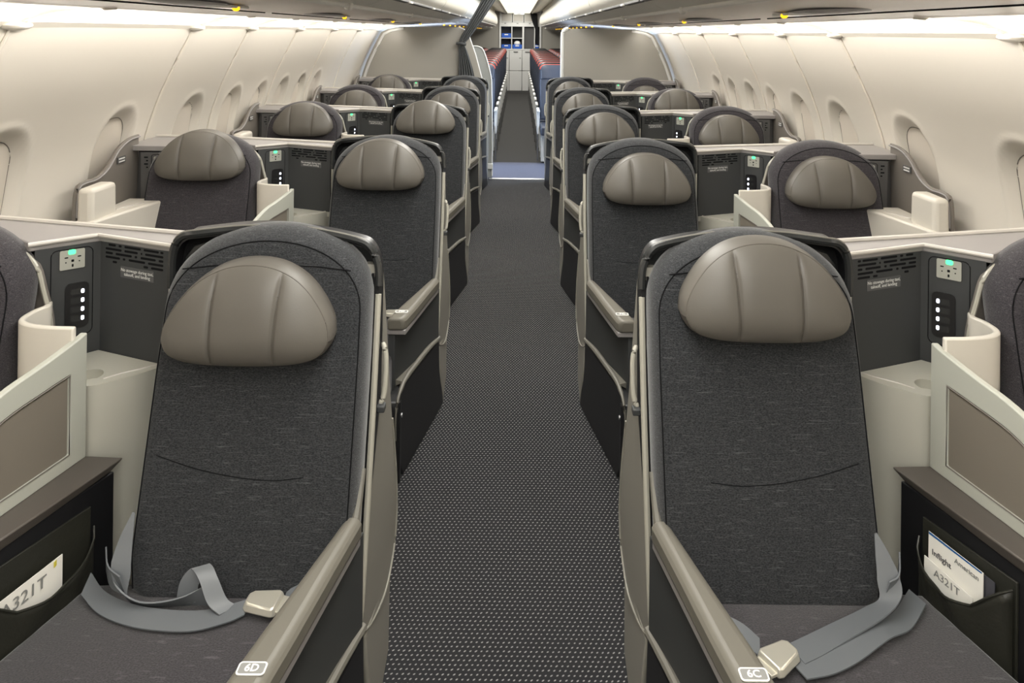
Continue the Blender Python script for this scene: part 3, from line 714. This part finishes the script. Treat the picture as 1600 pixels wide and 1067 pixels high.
# ------------------------------------------------------------------ shared consoles between the two seats of a pair
A0, A1, A2 = Vector((.833, 1.765)), Vector((1.055, 1.850)), Vector((1.168, 1.758))
def make_console(s):
    global S; S = s
    root = thing('seat_console', 'x', 'console', (s*1.0, 1.6, 0), 'consoles between paired seats')
    # carcass behind panels (holds the next row's foot space)
    B().prism_z([(.835, 1.775), (1.055, 1.858), (1.168, 1.768), (1.20, 1.80), (1.20, 1.90), (.835, 1.83)], .02, 1.088).build('carcass', 'charcoal', root)
    # front panels
    def panel(p, q, z0, z1, t, name, mat):
        d = (q-p).normalized(); nn = Vector((d.y, -d.x))      # towards the viewer (smaller D)
        if nn.y > 0: nn = -nn
        o_ = nn*t
        return B().prism_z([(p.x, p.y), (q.x, q.y), (q.x+o_.x, q.y+o_.y), (p.x+o_.x, p.y+o_.y)], z0, z1).build(name, mat, root, bev=.002)
    pa = panel(A0, A1, .79, 1.095, .008, 'vent_panel', 'charcoal')
    pb = panel(A1, A2, .79, 1.095, .008, 'socket_panel', 'charcoal')
    def on(p, q, a, z, off):          # a metres along from p towards q, raised off the panel
        d = (q-p).normalized(); nn = Vector((d.y, -d.x))
        if nn.y > 0: nn = -nn
        r = p+d*a+nn*(.008+off); return (r.x, r.y, z)
    def plate(p, q, a0, a1, z0, z1, off, t, name, mat, parent, r=.002, hole=None):
        pts = rrect(a0, a1, z0, z1, r, 3); n = len(pts)
        v = [on(p, q, a, z, off) for a, z in pts]+[on(p, q, a, z, off+t) for a, z in pts]
        return B().add(v, [tuple(range(n))[::-1], tuple(range(n, 2*n))]+[(i, (i+1) % n, n+(i+1) % n, n+i) for i in range(n)]).build(name, mat, parent)
    # vent slots : rows of dashes, black openings
    rr = random.Random(3)
    vb = B()
    rowdef = [(1.085, [(.03, .055), (.065, .075), (.085, .14), (.15, .20), (.205, .215)]), (1.0745, [(.02, .075), (.085, .13), (.14, .145), (.155, .215)]),
              (1.064, [(.02, .045), (.055, .11), (.12, .128), (.14, .19), (.20, .215)]), (1.0535, [(.02, .07), (.08, .088), (.10, .155), (.165, .215)]), (1.043, [(.045, .060), (.15, .165), (.175, .215)])]
    for z, segs in rowdef:
        for a0, a1 in segs:
            pts = rrect(.235-a1, .235-a0, z-.0028, z+.0028, .0027, 2); n = len(pts)
            vb.add([on(A0, A1, a, zz, .0002) for a, zz in pts]+[on(A0, A1, a, zz, .0007) for a, zz in pts], [tuple(range(n, 2*n))]+[(i, (i+1) % n, n+(i+1) % n, n+i) for i in range(n)])
    vo = vb.build('vent_slots', 'seam', pa); vo['kind'] = 'stuff'
    plate(A0, A1, .050, .162, 1.008, 1.036, .0002, .0008, 'placard', 'placard', pa)
    c = on(A0, A1, .106, 1.022, .0012)
    d = (A1-A0).normalized(); xd = (s*d.x, d.y, 0) if s > 0 else (d.x, -d.y, 0)
    text('placard_text', 'No stowage during taxi,\ntakeoff, and landing', .0112, 'greyprint', pa, (s*c[0], c[1], c[2]), xd, (0, 0, 1), spacing=.95)
    # socket panel: recess frame, outlet, usb block
    L_ = (A2-A1).length
    B().tube([on(A1, A2, a, z, .0003) for a, z in rrect(.022, .112, .862, 1.082, .014, 4)+[rrect(.022, .112, .862, 1.082, .014, 4)[0]]], .0011, 5, cap=False).build('frame_groove', 'seam', pb)
    ol = plate(A1, A2, .040, .094, 1.032, 1.080, .0005, .003, 'power_outlet', 'outlet', pb, .003)
    for a, z, w_, h_ in ((.052, 1.062, .008, .003), (.080, 1.062, .008, .003), (.0665, 1.053, .006, .006), (.0665, 1.041, .004, .007), (.052, 1.050, .003, .003), (.081, 1.050, .003, .003)):
        plate(A1, A2, a-w_/2, a+w_/2, z-h_/2, z+h_/2, .0036, .0004, 'socket_hole', 'seam', ol, .0012)
    plate(A1, A2, .060, .076, 1.069, 1.081, .0036, .0015, 'green_indicator', 'green', ol, .004)
    ub = plate(A1, A2, .030, .082, .882, .995, .0005, .003, 'usb_block', 'black', pb, .012)
    for j in range(4):
        z = .973-.0225*j
        plate(A1, A2, .042, .070, z-.0075, z+.0075, .0036, .0006, 'usb_port', 'gloss', ub, .003)
        plate(A1, A2, .0405, .0475, z-.0055, z+.0055, .0043, .0008, 'port_light', 'white_led', ub, .003)
    # ledge above
    led = [(.822, 1.752), (1.055, 1.838), (1.172, 1.744), (1.215, 1.775), (1.49, 1.785), (1.49, 1.692), (1.74, 1.692), (1.74, 1.972), (1.40, 1.958), (1.06, 1.880), (.822, 1.826)]
    lg = B().prism_z(led, 1.090, 1.113).build('top_ledge', 'ledge', root, bev=.003)
    B().tube([(u, d, 1.116) for u, d in [(.822, 1.828), (1.06, 1.882), (1.40, 1.958), (1.735, 1.97)]], .007, 8).build('ledge_lip', 'ledge_lip', lg)
    B().tube([(u, d-.002, 1.108) for u, d in [(.826, 1.752), (1.055, 1.836), (1.172, 1.742)]], .0055, 8).build('ledge_lip', 'ledge_lip', lg)
    # rear wall under the ledge lip
    B().prism_z([(1.20, 1.80), (1.735, 1.83), (1.735, 1.955), (1.40, 1.94), (1.20, 1.895)], .02, 1.09).build('carcass', 'charcoal', root)
    # shelf with a cup recess
    fc = crom([(.990, 1.652), (.960, 1.655), (.925, 1.680), (.885, 1.712), (.848, 1.756)], 5)
    outer = fc+[(.838, 1.757), (1.055, 1.838), (1.122, 1.775), (1.118, 1.66), (1.09, 1.645)]
    hole = [(.998+.030*math.cos(2*PI*k/20), 1.705+.030*math.sin(2*PI*k/20)) for k in range(20)]
    bm = bmesh.new()
    def loop(pts, z):
        v = [bm.verts.new((p[0], p[1], z)) for p in pts]; e = [bm.edges.new((v[i], v[(i+1) % len(v)])) for i in range(len(v))]; return v, e
    o1, e1 = loop(outer, .812); h1, g1 = loop(hole, .812)
    bmesh.ops.triangle_fill(bm, use_beauty=True, edges=e1+g1)
    o2 = [bm.verts.new((p[0], p[1], .79)) for p in outer]; h2 = [bm.verts.new((p[0], p[1], .785)) for p in hole]
    for A_, B_ in ((o1, o2), (h1, h2)):
        for i in range(len(A_)): bm.faces.new((A_[i], A_[(i+1) % len(A_)], B_[(i+1) % len(A_)], B_[i]))
    bm.faces.new(h2)
    me = bpy.data.meshes.new('shelf')
    for v in bm.verts: v.co = Vector((s*v.co.x, v.co.y, v.co.z))-parent_loc(root)
    bm.to_mesh(me); bm.free()
    sh = finish(me, 'shelf', 'shelf', root)
    B().tube([(a, b+.022, .8125) for a, b in crom([(.955, 1.665), (.93, 1.690), (.895, 1.715), (.858, 1.745)], 5)], .0022, 6).build('shelf_ridge', 'ledge_lip', sh)
    B().prism_z(fc+[(.84, 1.78), (1.05, 1.83), (1.06, 1.66)], .0, .79).build('pillar', 'shelf', root, ang=50)
    # curved divider behind the privacy screen
    dv = crom([(.975, 1.616), (1.03, 1.618), (1.085, 1.630), (1.117, 1.655), (1.122, 1.70), (1.113, 1.735), (1.125, 1.764)], 6)
    B().wallstrip(dv, .40, .966, -.014).build('curved_divider', 'cream', root, bev=.004, ang=50)
    # privacy screen : plane U = .968+.23*(1.63-D)
    def pu(d): return .968+.23*(1.632-d)
    top = crom([(1.632, .945), (1.60, .936), (1.52, .920), (1.43, .904), (1.34, .866), (1.27, .80), (1.22, .72), (1.19, .662)], 5)
    poly = top+[(1.632, .662)]
    inner = crom([(1.586, .868), (1.52, .862), (1.43, .850), (1.36, .818), (1.30, .765), (1.265, .71)], 4)+[(1.27, .692), (1.586, .692)]
    bm = bmesh.new()
    def loop3(pts, off):
        v = [bm.verts.new((s*(pu(d)+off)-s*1.0, d-1.6, z)) for d, z in pts]; return v, [bm.edges.new((v[i], v[(i+1) % len(v)])) for i in range(len(v))]
    f1, e1 = loop3(poly, -.008); i1, g1 = loop3(inner, -.008); f2, e2 = loop3(poly, .008); i2, g2 = loop3(inner, .008)
    bmesh.ops.triangle_fill(bm, use_beauty=True, edges=e1+g1); bmesh.ops.triangle_fill(bm, use_beauty=True, edges=e2+g2)
    for A_, B_ in ((f1, f2), (i1, i2)):
        for i in range(len(A_)): bm.faces.new((A_[i], A_[(i+1) % len(A_)], B_[(i+1) % len(A_)], B_[i]))
    me = bpy.data.meshes.new('privacy_screen'); bm.to_mesh(me); bm.free()
    ps = finish(me, 'privacy_screen', 'screen', root, bev=.003)
    B().sheet([(pu(d)-.003, d, z) for d, z in inner], .006, (1, 0, 0)).build('frosted_insert', 'frost', ps)
    B().tube([(pu(d)-.0085, d, z) for d, z in inner+[inner[0]]], .0014, 5, cap=False).build('insert_gasket', 'brown', ps)
    # side table
    tb = [(.872, 1.632), (.968, 1.636), (1.013, 1.437), (1.10, 1.05), (1.11, .95), (1.085, .95), (1.055, 1.06), (.96, 1.365)]
    bt = [(.900, 1.622), (.968, 1.632), (1.013, 1.437), (1.10, 1.05), (1.11, .95), (1.095, .95), (1.065, 1.06), (.972, 1.365)]
    B().prism_z(bt, .632, .662, tb).build('side_table', 'table', root, bev=.004)
    def kp(d): return .885+.33*(1.62-d)+.008
    B().sheet([(kp(1.625), 1.625, .30), (kp(1.625), 1.625, .634), (kp(.95), .95, .634), (kp(.95), .95, .30)], .03, (1, 0, .0)).build('side_board', 'black', root, bev=.003)
    # literature pocket
    d0, d1 = 1.562, (1.300 if s < 0 else 1.362)
    nb = 18
    def mouth(t): return .553-.055*math.sin(PI*min(t*1.0, 1)**.8)+.038*max(0, t-.72)/.28
    # back sheet
    pk = B().sheet([(kp(d0)-.006, d0, .36), (kp(d0)-.006, d0, .595), (kp(d1)-.006, d1, .605), (kp(d1)-.006, d1, .36)], .005, (1, 0, 0)).build('literature_pocket', 'pocket', root, bev=.001)
    vs_ = []; nz = 10
    for i in range(nb+1):
        t = i/nb; d = d0+(d1-d0)*t
        for j in range(nz+1):
            g = j/nz; zt = mouth(t); z = .36+(zt-.36)*g
            out = .007+.034*math.sin(PI*t)**.5*(.45+.55*g**1.5)*(1)+.0035*math.sin(t*17+g*5)*math.sin(PI*t)
            vs_.append((kp(d)-.006-out, d, z))
    fs_ = [(i*(nz+1)+j, i*(nz+1)+j+1, (i+1)*(nz+1)+j+1, (i+1)*(nz+1)+j) for i in range(nb) for j in range(nz)]
    pf = B().add(vs_, fs_).build('pocket_front', 'pocket', pk, ang=70)
    so = pf.modifiers.new('solid', 'SOLIDIFY'); so.thickness = .002
    B().tube([vs_[i*(nz+1)+nz] for i in range(nb+1)], .0024, 6).build('pocket_hem', 'pocket', pk)
    return root, kp
CON = {}
for s in (-1, 1):
    sn = 'left' if s < 0 else 'right'
    root, kp = make_console(s); CON[s] = root
    root['label'] = 'dark panelled console between the paired seats on the %s, %s' % (sn, ordw[0])
    for k in range(1, 5): dup(root, 1.5*k, 'dark panelled console between the paired seats on the %s, %s' % (sn, ordw[k]))

# cards in the front-row pockets
def card(s, d0, d1, z0, z1, off, mat, label, name='safety_card', dz=0):
    """upright card in the pocket plane; d0 far end, d1 near end"""
    global S; S = s
    def P3(d, z, o=0): return (kp(d)-off+o, d, z)
    o = B().sheet([P3(d0, z0), P3(d0, z1+dz), P3(d1, z1), P3(d1, z0)], .0015, (1, 0, 0)).build(name, mat)
    # move origin to the card itself
    c = Vector((s*kp((d0+d1)/2), (d0+d1)/2, z0)); o.data.transform(Matrix.Translation(-c)); o.location = c
    tag(o, label, 'card'); return o
def ctext(s, parent, body, size, d, z, off, mat='ink', rot=0, name='print'):
    t = Vector((-.33, 1)).normalized()       # plane direction towards far end in (U,D)
    far = Vector((s*t.x, t.y, 0))
    xd = far if s < 0 else -far
    up = Vector((0, 0, 1))
    if rot: xd, up = (xd*math.cos(rot)+up*math.sin(rot)), (up*math.cos(rot)-xd*math.sin(rot))
    return text(name, body, size, mat, parent, (s*(kp(d)-off), d, z), xd, up, weight=.0001)
c1 = card(-1, 1.482, 1.325, .47, .546, .022, 'paper', 'white safety card marked A321T in the left front pocket', dz=.004)
ctext(-1, c1, 'A321T', .034, 1.402, .523, .0245, 'greyink')
S = -1; B().box(kp(1.465)-.0235, kp(1.465)-.0225, 1.462, 1.474, .536, .547).build('yellow_mark', 'yellowink', c1)
bk_ = card(1, 1.522, 1.398, .47, .577, .012, 'ink', 'black-covered booklet behind the white one in the right front pocket', 'booklet')
c3 = card(1, 1.534, 1.415, .47, .583, .018, 'paper', 'white booklet with blue top stripe, Inflight, in the right pocket', 'booklet')
S = 1
B().sheet([(kp(1.533)-.0187, 1.533, .578), (kp(1.533)-.0187, 1.533, .583), (kp(1.417)-.0187, 1.417, .583), (kp(1.417)-.0187, 1.417, .580)], .0004, (1, 0, 0)).build('blue_stripe', 'blueink', c3)
ctext(1, c3, 'Inflight', .017, 1.503, .546, .0192, 'ink'); ctext(1, c3, 'American', .014, 1.448, .565, .0192, 'greyink')
c4 = card(1, 1.535, 1.428, .48, .523, .026, 'paper', 'low white safety card marked A321T in the right pocket', dz=.008)
ctext(1, c4, 'A321T', .022, 1.482, .512, .0275, 'greyink')
card(1, 1.408, 1.382, .48, .532, .016, 'paper', 'narrow white leaflet at the near end of the right pocket', 'leaflet')

# ------------------------------------------------------------------ consoles along the windows
def make_side_console(s):
    global S; S = s
    root = thing('window_console', 'x', 'console', (s*1.66, 1.5, 0), 'consoles along the windows')
    prof = crom([(1.27, .50), (1.285, .90), (1.30, 1.005), (1.34, 1.022), (1.42, 1.022), (1.50, 1.05), (1.58, 1.115), (1.66, 1.145), (1.745, 1.150)], 4)
    poly = prof+[(1.745, .30), (1.27, .30)]
    B().sheet([(1.700, d, z) for d, z in poly], .018, (1, 0, 0)).build('side_plate', 'brown', root, bev=.004)
    B().tube([(1.704, d, z+.001) for d, z in prof[4:]], .006, 6).build('plate_edge', 'brown', root)
    B().tube([(1.696, d, z-.003) for d, z in prof[4:]], .0035, 6).build('plate_edge', 'ledge', root)
    # cream arm block and shelf
    B().prism_z([(1.625, 1.262), (1.698, 1.262), (1.698, 1.435), (1.612, 1.435)], .30, 1.012, [(1.632, 1.275), (1.692, 1.275), (1.695, 1.43), (1.620, 1.43)]).build('arm_block', 'cream', root, bev=.018, seg=3)
    B().prism_z([(1.618, 1.27), (1.697, 1.27), (1.697, 1.66), (1.52, 1.66), (1.565, 1.52)], .0, .888).build('side_shelf', 'cream', root, bev=.008)
    B().tube([(1.64, 1.46, .889), (1.61, 1.52, .889), (1.59, 1.58, .889)], .003, 6).build('shelf_ridge', 'ledge_lip', root)
    # placard on plate
    pl = B().box(1.694, 1.6985, 1.565, 1.625, 1.055, 1.082).build('placard', 'chargrey', root)
    for z in (1.074, 1.062): B().box(1.6932, 1.694, 1.572, 1.618, z-.0028, z+.0028).build('placard_text', 'greyprint', pl)
    # dark end box with socket
    B().prism_z([(1.50, 1.715), (1.665, 1.705), (1.698, 1.70), (1.698, 1.80), (1.50, 1.80)], .60, 1.085, [(1.50, 1.70), (1.662, 1.690), (1.698, 1.74), (1.698, 1.80), (1.50, 1.80)]).build('end_box', 'chargrey', root, bev=.003)
    def pz(u, z): return 1.7132-.0155*(z-.6)/.485-(u-1.5)*.06
    def pl8(u0, u1, z0, z1, off, t, name, mat, par, r=.003):
        pts = rrect(u0, u1, z0, z1, r, 3); n = len(pts)
        return B().add([(u, pz(u, z)-off, z) for u, z in pts]+[(u, pz(u, z)-off-t, z) for u, z in pts], [tuple(range(n)), tuple(range(n, 2*n))[::-1]]+[(i, (i+1) % n, n+(i+1) % n, n+i) for i in range(n)]).build(name, mat, par)
    B().tube([(u, pz(u, z)-.003, z) for u, z in rrect(1.535, 1.615, .84, 1.075, .01, 3)+[rrect(1.535, 1.615, .84, 1.075, .01, 3)[0]]], .0012, 5, cap=False).build('frame_groove', 'seam', root)
    ol = pl8(1.552, 1.604, 1.015, 1.066, .001, .004, 'power_outlet', 'outlet', root)
    for u, z, w_, h_ in ((1.563, 1.048, .008, .003), (1.592, 1.048, .008, .003), (1.578, 1.038, .006, .006), (1.578, 1.025, .004, .007)):
        pl8(u-w_/2, u+w_/2, z-h_/2, z+h_/2, .0052, .0004, 'socket_hole', 'seam', ol, .0012)
    pl8(1.570, 1.586, 1.055, 1.067, .0052, .0015, 'green_indicator', 'green', ol, .004)
    for j in range(4): pl8(1.630, 1.647 if j % 2 == 0 else 1.638, 1.060-.015*j, 1.066-.015*j, .0015, .0006, 'vent_slot', 'seam', root, .002)
    ub = pl8(1.552, 1.600, .870, .975, .001, .003, 'usb_block', 'black', root, .012)
    for j in range(4): pl8(1.566, 1.574, .953-.0225*j, .963-.0225*j, .0045, .001, 'port_light', 'white_led', ub, .003)
    return root
for s in (-1, 1):
    sn = 'left' if s < 0 else 'right'
    root = make_side_console(s); root['label'] = 'brown and cream console against the %s wall, %s' % (sn, ordw[0])
    for k in range(1, 5): dup(root, 1.5*k, 'brown and cream console against the %s wall, %s' % (sn, ordw[k]))

# ------------------------------------------------------------------ class dividers, curtain
YP = 7.985
def prof_to(zmax, d=.012):
    return [(wallU(z)-d, z) for z in np.linspace(0.0, zmax, 24)]
for s in (-1, 1):
    S = s; sn = 'left' if s < 0 else 'right'
    if s > 0:
        inner = [(.50, 0), (.50, 1.62)]+[(.50+.065-.065*math.cos(a), 1.62+.065*math.sin(a)) for a in np.linspace(0, PI/2, 7)]
    else:
        inner = [(.36, 0), (.365, .95), (.40, 1.13), (.47, 1.38), (.55, 1.60)]+[(.60, 1.66), (.66, 1.685)]
    top = [(1.30, 1.685), (1.36, 1.675), (1.45, 1.655), (1.52, 1.62)]
    wp = [(wallU(z)-.03, z) for z in np.linspace(1.58, 0, 24)]
    poly = inner+top+wp
    t = thing('cabin_divider', 'grey fabric divider wall with pale edge closing the cabin on the %s' % sn, 'partition', (s*1.1, YP, 0), 'cabin divider walls')
    B().sheet([(u, YP, z) for u, z in poly], .04, (0, 1, 0)).build('divider_board', 'bulk', t)
    B().tube([(u, YP+.01, z) for u, z in inner], .022 if s > 0 else .010, 8).build('divider_edge', 'bulkedge', t)
    B().tube([(u-.03, YP+.004, z-.02) for u, z in top+wp[:-8]], .016, 8).build('wall_trim', 'bulkedge', t)
S = -1
lp = crom([(.29, 1.10), (.315, 1.22), (.36, 1.37), (.40, 1.45), (.45, 1.475)], 5)
t = thing('low_partition', 'low grey-green partition with curved top on the left of the aisle threshold', 'partition', (-.45, 8.07, 0))
B().sheet([(u, 8.06, z) for u, z in [(.27, 0), (.275, .6)]+lp+[(.62, 1.475), (.62, 0)]], .05, (0, 1, 0)).build('partition_board', 'lowpart', t, bev=.006)
B().tube([(u, 8.055, z) for u, z in [(.27, .02), (.275, .6)]+lp+[(.60, 1.475)]], .008, 6).build('partition_edge', 'bulkedge', t)
B().box(.262, .35, 8.035, 8.06, .10, .16).build('foot_plate', 'bulkedge', t, bev=.004)
# curtain: pleated loft, gathered by a band
def curtain(path, name, mat, label, pleats=7, s=-1, depth=.012):
    global S; S = s
    n = 42; vs_ = []; rows_ = crom(path, 6)
    for (u, hw, z, y) in rows_:
        for i in range(n+1):
            t_ = i/n; vs_.append((u-hw+2*hw*t_, y+depth*math.sin(t_*pleats*2*PI)*min(1, .35+hw*4), z))
    m = len(rows_)
    fs_ = [(j*(n+1)+i, j*(n+1)+i+1, (j+1)*(n+1)+i+1, (j+1)*(n+1)+i) for j in range(m-1) for i in range(n)]
    o = B().add(vs_, fs_).build(name, mat, None, ang=80)
    return o
def loft_path(pts): return pts
class _P: pass
def crom4(pts, n):
    a = np.array(pts); out = []
    for i in range(len(a)-1):
        p0 = a[max(i-1, 0)]; p1 = a[i]; p2 = a[i+1]; p3 = a[min(i+2, len(a)-1)]
        for k in range(n):
            t = k/n; out.append(.5*((2*p1)+(p2-p0)*t+(2*p0-5*p1+4*p2-p3)*t*t+(3*p1-p0-3*p2+p3)*t**3))
    out.append(a[-1]); return [tuple(q) for q in out]
_c = crom; crom = crom4
ct = thing('curtain', 'dark grey gathered curtain tied back beside the left divider', 'curtain', (-.6, 7.93, 1.5))
def cur(path, mat, pleats, s, depth, parent, name='curtain_cloth'):
    o = curtain(path, name, mat, '', pleats, s, depth)
    o.data.transform(Matrix.Translation(-parent.location)); o.parent = parent
    so = o.modifiers.new('solid', 'SOLIDIFY'); so.thickness = .004
cur([(.24, .085, 2.12, 7.93), (.33, .075, 1.98, 7.93), (.46, .065, 1.76, 7.93), (.56, .052, 1.60, 7.93), (.625, .032, 1.50, 7.93)], 'curtain', 5, -1, .014, ct)
cur([(.625, .032, 1.50, 7.93), (.60, .05, 1.40, 7.93), (.56, .085, 1.15, 7.93), (.55, .10, .9, 7.93), (.55, .11, .2, 7.93)], 'curtain', 6, -1, .014, ct)
S = -1
B().tube([(.675, 7.93, 1.505), (.62, 7.905, 1.505), (.57, 7.92, 1.495)], .016, 8).build('tie_band', 'curtain', ct)
crom = _c

# ------------------------------------------------------------------ economy seats
def eco_seat(s, U, label, aisle):
    global S; S = s
    y = 9.28
    root = thing('economy_chair', label, 'seat', (s*U, y, 0), 'economy seats with red-topped headrests')
    def bx(u0, u1, d0, d1, z0, z1, n, m, bev=.01, par=None): return B().box(U+u0, U+u1, y+d0, y+d1, z0, z1).build(n, m, par or root, bev=bev)
    # back with rounded top
    ol = [(U-.205, .50), (U-.215, .9), (U-.215, 1.08)]+[(U-.215+.06-.06*math.cos(a), 1.115+.06*math.sin(a)) for a in np.linspace(0, PI/2, 5)]
    ol = ol+[(2*U-u, z) for u, z in reversed(ol)]
    B().pillow(ol, (U, y, .85), [(.5, 0), (.9, 0), (.97, .012), (1, .04), (1, .075), (.95, .09)], .16, .5).build('backrest', 'navy', root, ang=60)
    hl = [(U-.205, 1.03), (U-.212, 1.12)]+[(U-.212+.07-.07*math.cos(a), 1.15+.07*math.sin(a)) for a in np.linspace(0, PI/2, 6)]
    hl = hl+[(2*U-u, z) for u, z in reversed(hl)]
    B().pillow(hl, (U, y-.03, 1.12), [(.5, 0), (.88, .002), (.96, .015), (1, .05), (1, .07), (.95, .09)], .16, .5).build('headrest', 'navy', root, ang=60)
    cap = [(U-.212, 1.172)]+[(U-.216+.075-.075*math.cos(a), 1.148+.075*math.sin(a)) for a in np.linspace(.1, PI/2, 6)]
    cap = cap+[(2*U-u, z) for u, z in reversed(cap)]
    B().pillow(cap, (U, y-.028, 1.18), [(.5, .012), (.9, .012), (.97, .016), (1.01, .035), (1.01, .055), (.95, .06)], .16, .5).build('red_cover', 'red', root, ang=60)
    sh_ = [(U-.21, .9), (U-.218, 1.10)]+[(U-.218+.085-.085*math.cos(a), 1.156+.085*math.sin(a)) for a in np.linspace(0, PI/2, 6)]
    sh_ = sh_+[(2*U-u, z) for u, z in reversed(sh_)]
    B().pillow(sh_, (U, y+.035, 1.05), [(.9, 0), (.99, .002), (1, .012), (1, .03), (.96, .04)], .16, .5).build('back_shell', 'black', root, ang=60)
    bx(-.21, .21, -.42, .06, .36, .47, 'seat_cushion', 'navy', .02)
    bx(-.20, .20, -.30, -.24, .02, .36, 'leg', 'eco_arm', .004); bx(-.20, .20, .0, .05, .02, .36, 'leg', 'eco_arm', .004)
    if aisle:
        bx(-.255, -.218, -.33, .03, .635, .665, 'armrest', 'eco_arm', .008)
        bx(-.250, -.222, -.28, .05, .36, .63, 'arm_side', 'eco_arm', .006)
        bx(-.248, -.232, -.30, -.26, .03, .36, 'arm_leg', 'chargrey', .003)
    return root
for s in (-1, 1):
    sn = 'left' if s < 0 else 'right'
    for j, (U, nm) in enumerate(((.505, 'aisle'), (.965, 'middle'), (1.40, 'window'))):
        if s < 0 and j > 1: continue
        base = eco_seat(s, U, '', j == 0)
        for k in range(12):
            if s > 0 and j == 2 and k < 4: continue
            lab = 'navy economy %s seat with red-topped headrest, %s block, %s row counting aft' % (nm, sn, ORD[k])
            if k == 0: base['label'] = lab; continue
            dup(base, .765*k, lab)
        if s > 0 and j == 2:
            for c_ in list(base.children): bpy.data.objects.remove(c_)
            bpy.data.objects.remove(base)

# ------------------------------------------------------------------ rear galley
S = 1
YG = 19.3
struct(B().box(-1.9, -.52, YG, YG+.05, 0, 2.3).build('wall_back', 'bulk')); struct(B().box(.615, 1.9, YG, YG+.05, 0, 2.3).build('wall_back', 'bulk'))
struct(B().box(-.52, .615, YG, YG+.05, 2.26, 2.32).build('wall_back', 'bulk'))
g = thing('galley_unit', 'white rear galley with open compartments and cart doors at the end of the aisle', 'galley', (.05, YG, 0))
B().box(-.52, .615, YG+.30, YG+.36, 0, 2.26).build('back_board', 'galleyin', g)
B().box(-.52, -.47, YG-.03, YG+.36, 0, 2.24).build('frame_post', 'galley', g, bev=.006)
B().box(.565, .615, YG-.03, YG+.36, 0, 2.24).build('frame_post', 'galley', g, bev=.006)
B().box(-.52, .615, YG-.03, YG+.3, 2.20, 2.25).build('frame_top', 'galley', g, bev=.006)
for a, b in ((-.47, -.18), (-.165, .135), (.15, .43), (.445, .565)):
    d = B().box(a, b, YG-.01, YG+.28, 1.90, 2.17).build('upper_door', 'galley', g, bev=.006)
    B().box(a+.02, b-.02, YG-.015, YG-.005, 1.93, 2.13).build('door_panel', 'ledge_lip', d, bev=.003)
B().box(-.47, .565, YG-.015, YG+.28, 1.785, 1.895).build('latch_rail', 'galley', g, bev=.004)
for x in (-.36, -.03, .30): B().box(x-.025, x+.025, YG-.022, YG-.012, 1.86, 1.875).build('latch', 'chargrey', g)
B().box(-.47, .565, YG-.015, YG+.30, 1.15, 1.185).build('counter', 'galley', g, bev=.003)
for x in (-.18, .115, .14, .435): B().box(x-.012, x+.012, YG-.01, YG+.3, 1.185, 1.785).build('divider', 'galley', g)
B().box(-.47, .115, YG-.01, YG+.30, 1.462, 1.482).build('divider', 'galley', g)
B().box(.16, .42, YG+.10, YG+.30, 1.20, 1.76).build('grey_insert', 'chargrey', g)
for a, b in ((-.47, -.245), (-.235, .10), (.11, .38), (.39, .565)):
    d = B().box(a, b, YG-.01, YG+.28, .60, 1.145).build('cart_door', 'galley', g, bev=.006)
    B().box((a+b)/2-.06, (a+b)/2+.06, YG-.025, YG-.012, 1.09, 1.115).build('door_handle', 'chargrey', d, bev=.003)
    B().box(b-.07, b-.03, YG-.022, YG-.012, .93, .945).build('door_latch', 'chargrey', d)
    B().box(a, b, YG-.01, YG+.28, .06, .59).build('cart_door', 'galley', g, bev=.006)
B().box(-.47, .565, YG-.005, YG+.28, 0, .055).build('kick_plate', 'chargrey', g)
def tray(a, b, z0, z1, lab):
    o = B().box(a, b, YG+.0, YG+.25, z0, z1).build('tray_bin', 'blue', None, bev=.01)
    c = Vector(((a+b)/2, YG+.12, z0)); o.data.transform(Matrix.Translation(-c)); o.location = c; tag(o, lab, 'bin', 'blue galley bins')
    B().box((a+b)/2-.05, (a+b)/2+.05, YG-.004, YG+.001, (z0+z1)/2+.01, (z0+z1)/2+.04).build('pale_mark', 'white', o)
tray(-.455, -.20, 1.484, 1.60, 'blue bin with a white label in the upper left galley compartment')
tray(-.455, -.20, 1.187, 1.30, 'blue bin in the lower left galley compartment')
tray(-.155, .095, 1.187, 1.30, 'blue bin heaped with a white bag in the galley')
tray(.455, .55, 1.187, 1.30, 'narrow blue bin at the right end of the galley')
o = B().ellipsoid((-.03, YG+.10, 1.33), (.09, .09, .075), 10, 7).build('white_bag', 'white'); c = Vector((-.03, YG+.10, 1.30)); o.data.transform(Matrix.Translation(-c)); o.location = c
tag(o, 'white plastic bag lying on a blue galley bin', 'bag')
ct = thing('galley_curtain', 'black curtain gathered at the right of the galley', 'curtain', (.5, YG-.06, 1.6))
crom = crom4
cur([(.40, .09, 2.14, YG-.06), (.43, .075, 1.95, YG-.06), (.48, .045, 1.75, YG-.06), (.515, .028, 1.55, YG-.06), (.52, .03, 1.30, YG-.06)], 'curtain2', 4, 1, .012, ct)
crom = _c
# exit sign on the ceiling before the galley
S = 1
sg = B().box(-.11, .14, 17.6, 17.63, 2.065, 2.112).build('exit_sign', 'lowpart', None, bev=.004); c = Vector((.014, 17.615, 2.13)); sg.data.transform(Matrix.Translation(-c)); sg.location = c
tag(sg, 'small grey exit sign hanging from the ceiling before the galley', 'sign')
text('sign_text', 'EXIT', .045, 'ink', sg, (.014, 17.597, 2.089), (1, 0, 0), (0, 0, 1), weight=.001)
B().box(-.12, .16, YG-.06, YG-.03, 2.215, 2.245).build('trim_4', 'chargrey')['kind'] = 'structure'
